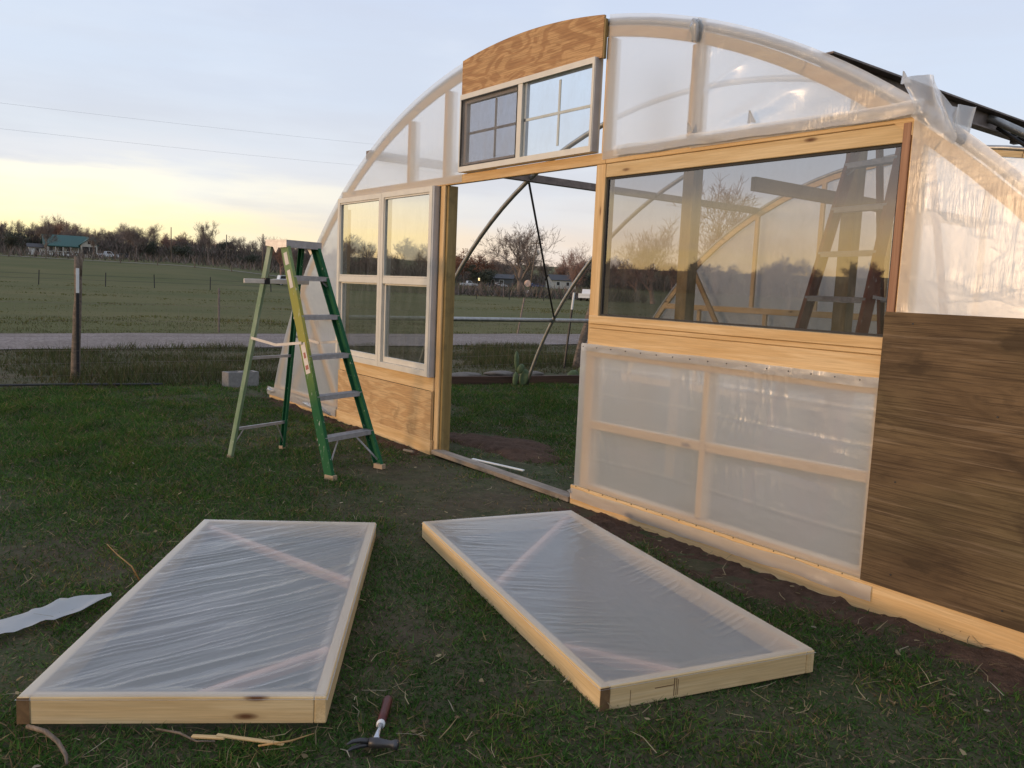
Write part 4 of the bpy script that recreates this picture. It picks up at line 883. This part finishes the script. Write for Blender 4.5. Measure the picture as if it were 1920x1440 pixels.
# brush under the tree lines: one mass of crossing twigs
def brush(name, label, arcs, n, hmax, seed):
    R = np.random.default_rng(seed); P_ = []
    for a0, a1, d0, d1, frac in arcs:
        k = int(n * frac); a = np.radians(R.uniform(a0, a1, k)); d = R.uniform(d0, d1, k); P_.append(np.stack([CAM.x + d * np.sin(a), CAM.y + d * np.cos(a), a], 1))
    P_ = np.concatenate(P_); k = len(P_); x, y = P_[:, 0], P_[:, 1]; z = terrain(x, y); hh = hmax * (.45 + .75 * fbm(P_[:, 2] * 60 + 40, P_[:, 2] * 0 + 1, seed, 3)) * R.uniform(.35, 1.0, k)
    zs = z + R.uniform(0, 1, k) ** 1.3 * hh * .9; ln = R.uniform(.8, 2.4, k); lean = R.normal(size=(k, 2)) * .45; wd = R.uniform(.05, .16, k); th = R.uniform(0, np.pi, k)
    p = np.stack([x, y, zs], 1); dx = np.stack([np.cos(th), np.sin(th), 0 * th], 1) * wd[:, None]; tip = p + np.stack([lean[:, 0] * ln, lean[:, 1] * ln, ln], 1)
    V = np.stack([p - dx, p + dx, tip], 1).reshape(-1, 3); F = np.arange(3 * k).reshape(-1, 3)
    b = np.array([[.14, .115, .10], [.17, .135, .115], [.095, .095, .072], [.20, .15, .125]])[R.integers(0, 4, k)]; C = np.repeat(b * R.uniform(.7, 1.2, (k, 1)), 3, 0)
    o = tris(name, V, F, M['brush'], col=C); tag(o, label, 'brush', kind='stuff')
brush('brush_thicket', 'dark tangled brush filling the tree line behind the pasture', [(-100, -63, 250, 300, .62), (-63, -20, 272, 335, .38)], 95000, 6.5, 3)
brush('brush_thicket', 'dark brush under the western tree line behind the photographer', [(-172, -97, 200, 250, 1)], 42000, 5.5, 4)
brush('roadside_weeds', 'low dry weeds along the far lane and fence', [(-66, -44, 128, 150, .5), (-95, -66, 200, 240, .5)], 6000, 1.0, 6)

# ------------------------------------------------------------------ poles and wires
def pole(label, x, y, h, lean, arm, rz):
    R = thing('utility_pole', label, 'utility pole', (x, y, grd(x, y)), rz); MB().tube([(0, 0, -.3), (lean * .5, 0, h * .5), (lean, 0, h)], [.17, .15, .11], 8).build('shaft', M['barkwood'], R, True)
    if arm:
        board('crossarm', (lean * .93 - 1.25, -.12, h - .75), (lean * .93 + 1.25, -.12, h - .75), .16, .12, M['barkwood'], R)
        for s in (-1.1, -.4, .4, 1.1): MB().tube([(lean * .93 + s, -.12, h - .66), (lean * .93 + s, -.12, h - .45)], [.05, .06], 6).build('insulator', M['concrete'], R, True)
        MB().tube([(lean * .8 + .38, 0, h - 3.0), (lean * .8 + .38, 0, h - 2.1)], .26, 10).build('transformer', M['concrete'], R, True)
x, y = P2(984, 165); pole('leaning utility pole with crossarm and transformer seen through the doorway', x, y, 11.2, 1.2, True, face_cam(x, y))
x, y = P2(491, 190); pole('plain utility pole just left of the green ladder top', x, y, 8.6, 0, False, 0)
x, y = P2(322, 236); pole('short dead pole standing in the left tree line', x, y, 8.8, .1, False, 0)
x, y = P2(424, 238); pole('thin pole in the left tree line right of the tallest tree', x, y, 8.2, 0, False, 0)
def wire(label, a, b, sag):
    pts = [Vector(a).lerp(Vector(b), q / 30) - Vector((0, 0, sag * 4 * (q / 30) * (1 - q / 30))) for q in range(31)]; tag(MB().tube(pts, .0048, 4, False).build('power_line', M['vinyl_grey'], None), label, 'power line')
def D3(u, v, d):
    r = Fw + Rr * ((u - 960) / 1548.07) + Dn * ((v - 720) / 1548.07); k = d / math.hypot(r.x, r.y); return CAM + r * k
wire('upper of two thin overhead wires crossing the left sky', D3(-220, 166, 60), D3(1000, 297, 78), .25)
wire('lower of two thin overhead wires crossing the left sky', D3(-220, 216, 60), D3(1000, 337, 78), .25)

# ------------------------------------------------------------------ far houses, vehicles, small things
def gable_house(name, label, u, d, wd, dp, eave, ridge, wall, roof, rz=0, opens=(), porch=None, dormer=None, lit=False, chim=False):
    x, y = P2(u, d); R = thing(name, label, 'house' if wd > 5 else 'shed', (x, y, grd(x, y)), face_cam(x, y) + rz)
    h2 = dp / 2; W2 = wd / 2
    wl = MB().add([(-W2, -h2, -.4), (W2, -h2, -.4), (W2, h2, -.4), (-W2, h2, -.4), (-W2, -h2, eave), (W2, -h2, eave), (W2, h2, eave), (-W2, h2, eave), (-W2, 0, ridge - .1), (W2, 0, ridge - .1)],
                  [(0, 1, 5, 4), (2, 3, 7, 6), (1, 2, 6, 9, 5), (3, 0, 4, 8, 7)]).build('wall', wall, R)
    e = .4; sl = (ridge - eave) / h2; yo = h2 + e; zo = eave - e * sl; m = MB()
    for s in (-1, 1): m.add([(-W2 - e, s * yo, zo), (W2 + e, s * yo, zo), (W2 + e, 0, ridge), (-W2 - e, 0, ridge), (-W2 - e, s * yo, zo + .14), (W2 + e, s * yo, zo + .14), (W2 + e, 0, ridge + .14), (-W2 - e, 0, ridge + .14)], [(0, 1, 2, 3), (4, 7, 6, 5), (0, 4, 5, 1), (1, 5, 6, 2), (3, 2, 6, 7), (0, 3, 7, 4)])
    rf = m.build('roof', roof, R)
    for kx, (x0, x1, z0, z1, kind) in enumerate(opens):
        o = MB().box(x0, x1, -h2 - .06, -h2 + .05, z0, z1).build('door' if kind == 'door' else 'window', M['wglass'] if kind != 'lit' else M['lit'], R)
        MB().frame(x0 - .1, x1 + .1, z0 - .1, z1 + .1, .1, .1, .1, .1, -h2 - .09, -h2 - .061).build('frame', M['white'], o)
    if dormer:
        cx, wd2, ev, rg, yf = dormer; m = MB().prism([(cx - wd2 / 2, -.3), (cx + wd2 / 2, -.3), (cx + wd2 / 2, ev), (cx, rg), (cx - wd2 / 2, ev)], -h2 - yf, -h2 + .5).build('front_gable', wall, R)
        for s in (-1, 1): MB().add([(cx + s * (wd2 / 2 + .35), -h2 - yf - .3, ev - .28), (cx + s * (wd2 / 2 + .35), 0, ev - .28), (cx, 0, rg + .06), (cx, -h2 - yf - .3, rg + .06), (cx + s * (wd2 / 2 + .35), -h2 - yf - .3, ev - .13), (cx + s * (wd2 / 2 + .35), 0, ev - .13), (cx, 0, rg + .2), (cx, -h2 - yf - .3, rg + .2)], [(0, 1, 2, 3), (4, 7, 6, 5), (0, 4, 5, 1), (3, 2, 6, 7), (0, 3, 7, 4), (1, 5, 6, 2)]).build('gable_roof', roof, R)
        o = MB().box(cx - .3, cx + .3, -h2 - yf - .04, -h2 - yf + .02, ev + .15, ev + .85).build('window', M['wglass'], R)
        o = MB().box(cx - wd2 / 2 + .3, cx + wd2 / 2 - .3, -h2 - yf - .05, -h2 - yf + .02, .6, ev - .55).build('window', M['wglass'], R)
        MB().box(cx - .04, cx + .04, -h2 - yf - .09, -h2 - yf - .051, .6, ev - .55).build('mullion', M['white'], o)
    if porch:
        x0, x1, dd = porch; MB().box(x0, x1, -h2 - dd, -h2 - .01, 0, .5).build('porch_floor', M['white'], R); MB().box(x0 - .2, x1 + .2, -h2 - dd - .2, -h2 - .01, eave - .35, eave - .2).build('porch_roof', roof, R)
        for q in range(5): xx = x0 + .1 + (x1 - x0 - .3) * q / 4; MB().box(xx, xx + .14, -h2 - dd, -h2 - dd + .14, .501, eave - .351).build('porch_post', M['white'], R)
        MB().box(x0, x1, -h2 - dd + .02, -h2 - dd + .08, .95, 1.05).build('porch_rail', M['white'], R)
    if chim: MB().box(-.8, -.3, -.3, .3, ridge - .4, ridge + .8).build('chimney', M['concrete'], rf)
    return R
gable_house('farmhouse', 'white farmhouse with a teal metal roof and front gable across the pasture', 134, 236, 11.0, 7.5, 2.5, 5.0, M['cream'], M['teal'], .10,
            [(-4.6, -3.8, .9, 2.1, 'w'), (-2.6, -1.8, .9, 2.1, 'w'), (-.9, .0, .2, 2.15, 'door')], (-5.2, 1.6, 1.7), (3.9, 3.6, 3.0, 4.3, 1.6))
gable_house('shed', 'small white shed with a dark roof left of the farmhouse', 75, 234, 3.6, 3.0, 1.9, 2.6, M['white'], M['darkroof'], .05, [(-.4, .4, .05, 1.6, 'door')])
gable_house('house', 'small grey house with one lit window seen through the doorway', 918, 262, 12.0, 7, 2.5, 3.7, M['greyhouse'], M['darkroof'], -.05,
            [(2.0, 3.2, .8, 1.9, 'w'), (-.6, .3, .1, 2.0, 'door')], None, (-3.4, 4.6, 2.6, 3.7, 1.0))
x, y = P2(890, 262); 
h = [o for o in bpy.data.objects if o.name == 'house'][0]; MB().box(-4.55, -4.05, -4.62, -4.54, 1.5, 2.3).build('window', M['lit'], h)['label'] = 'small lit yellow window'
gable_house('house', 'pale house behind bare shrubs at the right of the doorway', 1042, 268, 8.0, 7, 2.6, 4.2, M['cream'], M['darkroof'], .3, [(-2.4, -1.4, .9, 2.0, 'w'), (.8, 1.8, .9, 2.0, 'w')])
gable_house('shed', 'low brown shed between the grey house and the big tree', 938, 285, 6.0, 5, 2.2, 3.0, M['greyhouse'], M['darkroof'], .2, [(-1, 0, .1, 1.9, 'door')])
gable_house('shed', 'distant pale shed half hidden behind the ladder rails', 622, 235, 5.0, 4, 2.0, 2.9, M['white'], M['darkroof'], .2, [(-.5, .4, .05, 1.7, 'door')])
def vehicle(name, label, cat, u, d, paint, truck, yaw, Ln=5.2):
    x, y = P2(u, d); R = thing(name, label, cat, (x, y, grd(x, y)), face_cam(x, y) + yaw); h = Ln / 2
    if truck: body = [(-h, .45), (h, .45), (h, .95), (h - .15, 1.05), (h - 1.35, 1.12), (-h, 1.12)]; cab = [(h - 1.5, 1.121), (h - 2.05, 1.78), (h - 3.1, 1.80), (h - 3.3, 1.121)]
    else: body = [(-h, .40), (h, .40), (h, .80), (h - 1.1, .95), (-h + .2, .98), (-h, .85)]; cab = [(h - 1.2, .951), (h - 1.95, 1.45), (-h + .9, 1.47), (-h + .3, .981)]
    MB().prism(body, -.92, .92).build('body', paint, R); c = MB().prism(cab, -.80, .80).build('cab', paint, R)
    cx = sum(p[0] for p in cab) / 4; win = [(cx + (px - cx) * .78, 1.0 + .0 + (pz - cab[0][1]) * .75 + cab[0][1] - .92) for px, pz in cab]
    for s in (-1, 1): MB().prism(win, min(s * .805, s * .815), max(s * .805, s * .815)).build('side_window', M['wglass'], c)
    for px in (-h + .95, h - .95):
        for s in (-1, 1):
            wv = MB().tube([(px, s * .78, .36), (px, s * .95, .36)], .36, 14).build('wheel', M['tyre'], R); MB().tube([(px, s * .951, .36), (px, s * .96, .36)], .19, 10).build('rim', M['vinyl_grey'], wv)
    for s in (-.6, .6): MB().box(h + .001, h + .03, s - .16, s + .16, .68, .84).build('headlight', M['plasticwhite'], R)
vehicle('pickup_truck', 'white pickup truck parked right of the teal-roofed farmhouse', 'truck', 204, 232, M['carwhite'], True, .35, 5.4)
vehicle('pickup_truck', 'white pickup truck parked left of the small grey house', 'truck', 872, 248, M['carwhite'], True, .3, 5.2)
vehicle('car', 'dark car parked in front of the small grey house', 'car', 917, 248, M['cardark'], False, .15, 4.6)
vehicle('car', 'silver car parked right of the grey house', 'car', 930, 252, M['vinyl_grey'], False, .5, 4.4)
vehicle('car', 'dark car parked right of the white farmhouse pickup', 'car', 240, 236, M['cardark'], False, .1, 4.6)
vehicle('car', 'dark blue car behind the big bare tree', 'car', 998, 262, M['tarp'], False, .2, 4.6)
vehicle('pickup_truck', 'white vehicle at the right edge of the doorway', 'truck', 1096, 128, M['carwhite'], True, 1.2, 4.4)
vehicle('pickup_truck', 'white truck half hidden behind the left ladder rail', 'truck', 533, 150, M['carwhite'], True, .3, 4.0)
x, y = P2(981, 150); R = thing('satellite_dish', 'round pale dish on a post in the middle of the doorway view', 'satellite dish', (x, y, grd(x, y)), face_cam(x, y))
MB().tube([(0, 0, -.2), (0, 0, 2.0)], .05, 6).build('post', M['steel'], R, True); MB().tube([(0, -.25, 2.45), (0, -.2, 2.45), (0, 0, 2.42)], [.62, .60, .12], 18).build('dish', M['peach'], R, True); MB().tube([(0, -.28, 2.2), (0, -.75, 2.4)], .02, 5).build('feed_arm', M['steel'], R, True)
x, y = P2(982, 146); R = thing('white_box', 'white box on a short post below the pale round dish', 'box', (x, y, grd(x, y)), face_cam(x, y))
MB().tube([(0, 0, -.2), (0, 0, .55)], .05, 6).build('post', M['steel'], R, True); MB().box(-.26, .26, -.18, .18, .55, 1.25).build('box', M['plasticwhite'], R); MB().box(-.20, .20, -.20, -.181, .62, 1.18).build('box_door', M['white'], R)

# ------------------------------------------------------------------ grass and litter
def inside_leaf(x, y, ox, oy, th, m=.0):
    dx, dy = x - ox, y - oy; a = dx * math.cos(th) + dy * math.sin(th); b = -dx * math.sin(th) + dy * math.cos(th)
    return (a > m) & (a < LEAF_W - m) & (b > m) & (b < LEAF_L - m)
def cover(x, y):
    """0 bare soil .. 1 thick turf"""
    c = smooth(.38, .62, fbm(x * .9 + 3, y * .9, 201, 4) * .65 + fbm(x * 3.5, y * 3.5, 205, 3) * .55)
    def blob(cx, cy, rx, ry): return np.exp(-(((x - cx) / rx) ** 2 + ((y - cy) / ry) ** 2))
    thin = .55 * blob(1.25, -.55, .9, .45) + .35 * blob(.4, -.6, .9, .35) + .6 * blob(1.35, -3.2, .5, .6) + .35 * blob(4.6, -1.2, .7, .5) + .9 * blob(-.15, .75, .6, .42) + .6 * blob(.75, 1.6, .4, .16) + .8 * blob(1.0, .35, .9, .35)
    thin = thin + .9 * smooth(-.45, -.15, y) * smooth(.02, -.02, y) * (x > 1.7) + .8 * smooth(-.30, -.10, y) * smooth(.02, -.02, y) * (x < 0)
    lush = .8 * blob(-2.8, -2.4, 2.4, .9) + .4 * blob(-1.5, 2.8, 1.8, 1.0) + .5 * blob(3.4, -3.2, .5, .5)
    return np.clip(.42 + .72 * c + lush - thin, .06, 1), lush
N_ = 980000
a = np.radians(rng.uniform(-128, 2, N_)); d = rng.uniform(1.0, 12.6, N_); x = CAM.x + d * np.sin(a); y = CAM.y + d * np.cos(a)
cv, lush = cover(x, y)
keep = (rng.uniform(0, 1, N_) < cv) & ~inside_leaf(x, y, 3.052, -3.411, 1.013, .01) & ~inside_leaf(x, y, 3.961, -1.798, 1.337, .01) & ~((np.abs(y) < .06) & (x > -3.9)) & (x > -5.6 + .4 * fbm(y * 2, y * 0, 7))
x, y, d, cv, lush = x[keep], y[keep], d[keep], cv[keep], lush[keep]; n = len(x)
z = gz(x, y) - .004; th = rng.uniform(0, 2 * np.pi, n); sc = .75 + .055 * d
hgt = rng.uniform(.012, .038, n) * (1 + 1.0 * np.clip(lush, 0, 1)) * sc * (.6 + .5 * cv); wd = rng.uniform(.0018, .0036, n) * sc * 1.25
clump = fbm(x * 5, y * 5, 221, 3); hgt = hgt * (.45 + 1.15 * clump); broad = rng.uniform(0, 1, n) < .42; wd = np.where(broad, wd * 2.6, wd); hgt = np.where(broad, hgt * .62, hgt)   # clover-like leaves among the blades
ln = rng.normal(size=(n, 2)) * (hgt * .85)[:, None]
p = np.stack([x, y, z], 1); dx = np.stack([np.cos(th), np.sin(th), 0 * th], 1) * wd[:, None]
tip = p + np.stack([ln[:, 0], ln[:, 1], hgt], 1); p0 = p.copy(); p0[:, 2] += np.where(broad, hgt * .55, 0); mid = (p0 + tip) / 2
V = np.stack([p0 - dx * np.where(broad, .5, 1)[:, None], p0 + dx * np.where(broad, .5, 1)[:, None], tip], 1).reshape(-1, 3)
pal = np.array([[.050, .115, .026], [.068, .150, .034], [.042, .090, .026], [.095, .165, .044], [.125, .150, .052], [.24, .185, .105], [.165, .12, .075]])
pw = np.array([.24, .22, .20, .11, .09, .07, .07]); ci = rng.choice(7, n, p=pw)
dry = rng.uniform(0, 1, n) > (.42 + .58 * cv); ci = np.where(dry, rng.choice([5, 6, 4], n), ci)
C = np.repeat(pal[ci] * rng.uniform(.7, 1.25, (n, 1)) * (.72 + .6 * fbm(x * 2.3, y * 2.3, 231, 3))[:, None] * np.where((clump > .52)[:, None], [[1.12, 1.05, .9]], [[1, 1, 1]]), 3, 0)
t = NT('grass_blades'); q = t.n('ShaderNodeVertexColor'); q.layer_name = 'Col'
df = t.n('ShaderNodeBsdfDiffuse'); t.put(df.inputs[0], q.outputs[0]); tl = t.n('ShaderNodeBsdfTranslucent'); t.put(tl.inputs[0], q.outputs[0]); mx = t.n('ShaderNodeMixShader'); mx.inputs[0].default_value = .3
t.put(mx.inputs[1], df.outputs[0]); t.put(mx.inputs[2], tl.outputs[0]); M['blade'] = t.done(mx.outputs[0])
tag(tris('lawn_grass', V, np.arange(3 * n).reshape(-1, 3), M['blade'], col=C), 'short winter lawn of clover and grass around the greenhouse', 'grass', kind='stuff')
# taller dry growth on the verge, out to the road and beyond it
n = 70000; x = np.concatenate([rng.uniform(-10.9, -5.0, n), rng.uniform(-22, -14.8, 26000)]); y = np.concatenate([rng.uniform(-9, 14, n), rng.uniform(-12, 26, 26000)]); n = len(x)
k = fbm(x * 1.1, y * .7, 301, 4); h = rng.uniform(.03, .11, n) * (.3 + 1.5 * smooth(.35, .65, k)) * np.where(x > -7, 1.35, 1) * np.where(x < -14, .55, 1); z = gz(x, y) - .005; th = rng.uniform(0, 2 * np.pi, n); wd = rng.uniform(.004, .009, n)
p = np.stack([x, y, z], 1); dx = np.stack([np.cos(th), np.sin(th), 0 * th], 1) * wd[:, None]; tip = p + np.stack([rng.normal(size=n) * h * .5, rng.normal(size=n) * h * .5, h], 1)
pal = np.array([[.075, .085, .036], [.055, .068, .028], [.13, .105, .058], [.10, .085, .050], [.085, .105, .040]]); C = np.repeat(pal[rng.choice(5, n, p=[.3, .26, .14, .14, .16])] * rng.uniform(.7, 1.2, (n, 1)), 3, 0)
tag(tris('verge_grass', np.stack([p - dx, p + dx, tip], 1).reshape(-1, 3), np.arange(3 * n).reshape(-1, 3), M['blade'], col=C), 'rough dry grass on both verges of the gravel road', 'grass', kind='stuff')
n = 60000; d = 22 + 75 * rng.uniform(0, 1, n) ** 1.6; a = np.radians(rng.uniform(-98, -40, n)); x = CAM.x + d * np.sin(a); y = CAM.y + d * np.cos(a); k = fbm(x * .35, y * .35, 501, 4); keep = (x < -15) & (rng.uniform(.25, .7, n) < k); x, y, d, k = x[keep], y[keep], d[keep], k[keep]; n = len(x)
h = rng.uniform(.02, .06, n) * (.5 + 1.6 * smooth(.5, .75, k)); z = gz(x, y) - .01; th = rng.uniform(0, 2 * np.pi, n); wd = rng.uniform(.02, .06, n) * (d / 60); p = np.stack([x, y, z], 1); dx = np.stack([np.cos(th), np.sin(th), 0 * th], 1) * wd[:, None]
pal = np.array([[.105, .112, .040], [.090, .100, .036], [.150, .130, .058], [.120, .118, .045]]); C = np.repeat(pal[rng.choice(4, n)] * rng.uniform(.8, 1.2, (n, 1)), 3, 0)
tag(tris('pasture_tufts', np.stack([p - dx, p + dx, p + np.stack([rng.normal(size=n) * h * .4, rng.normal(size=n) * h * .4, h], 1)], 1).reshape(-1, 3), np.arange(3 * n).reshape(-1, 3), M['blade'], col=C), 'uneven grass tufts dotting the pasture beyond the road', 'grass', kind='stuff')
# straw, dead stems and leaf bits lying on the lawn
n = 7500; a = np.radians(rng.uniform(-98, -10, n)); d = rng.uniform(1.6, 9, n); x = CAM.x + d * np.sin(a); y = CAM.y + d * np.cos(a); cl = fbm(x * 1.2, y * 1.2, 401, 3)
keep = (rng.uniform(.2, .75, n) < cl) & ~inside_leaf(x, y, 3.052, -3.411, 1.013, -.02) & ~inside_leaf(x, y, 3.961, -1.798, 1.337, -.02); x, y = x[keep], y[keep]; n = len(x)
z = gz(x, y) + rng.uniform(.012, .03, n); th = rng.uniform(0, 2 * np.pi, n); L_ = rng.uniform(.02, .11, n); up = rng.normal(size=n) * .22; wd = rng.uniform(.0009, .0022, n); w3 = rng.uniform(0, 1, n) < .12; L_ = np.where(w3, .022, L_); wd = np.where(w3, .008, wd)
p = np.stack([x, y, z], 1); dr = np.stack([np.cos(th), np.sin(th), np.abs(up)], 1) * L_[:, None]; sd_ = np.stack([-np.sin(th), np.cos(th), 0 * th], 1) * wd[:, None]; bend = np.stack([rng.normal(size=n), rng.normal(size=n), 0 * x], 1) * (L_ * .12)[:, None]
V = np.stack([p - sd_, p + sd_, p + dr * .55 + bend + sd_, p + dr * .55 + bend - sd_], 1); V2 = np.stack([p + dr * .55 + bend - sd_, p + dr * .55 + bend + sd_, p + dr + sd_ * .4, p + dr - sd_ * .4], 1); V = np.concatenate([V.reshape(-1, 3), V2.reshape(-1, 3)])
pal = np.array([[.40, .32, .19], [.30, .23, .13], [.46, .40, .29], [.19, .13, .08]]); c = pal[rng.choice(4, n, p=[.4, .3, .1, .2])] * rng.uniform(.6, 1.1, (n, 1)); C = np.concatenate([np.repeat(c, 4, 0), np.repeat(c, 4, 0)])
tag(tris('straw_litter', V, np.arange(8 * n).reshape(-1, 4), M['blade'], col=C, k=4), 'scattered straw and dead stems lying on the lawn', 'straw', kind='stuff')
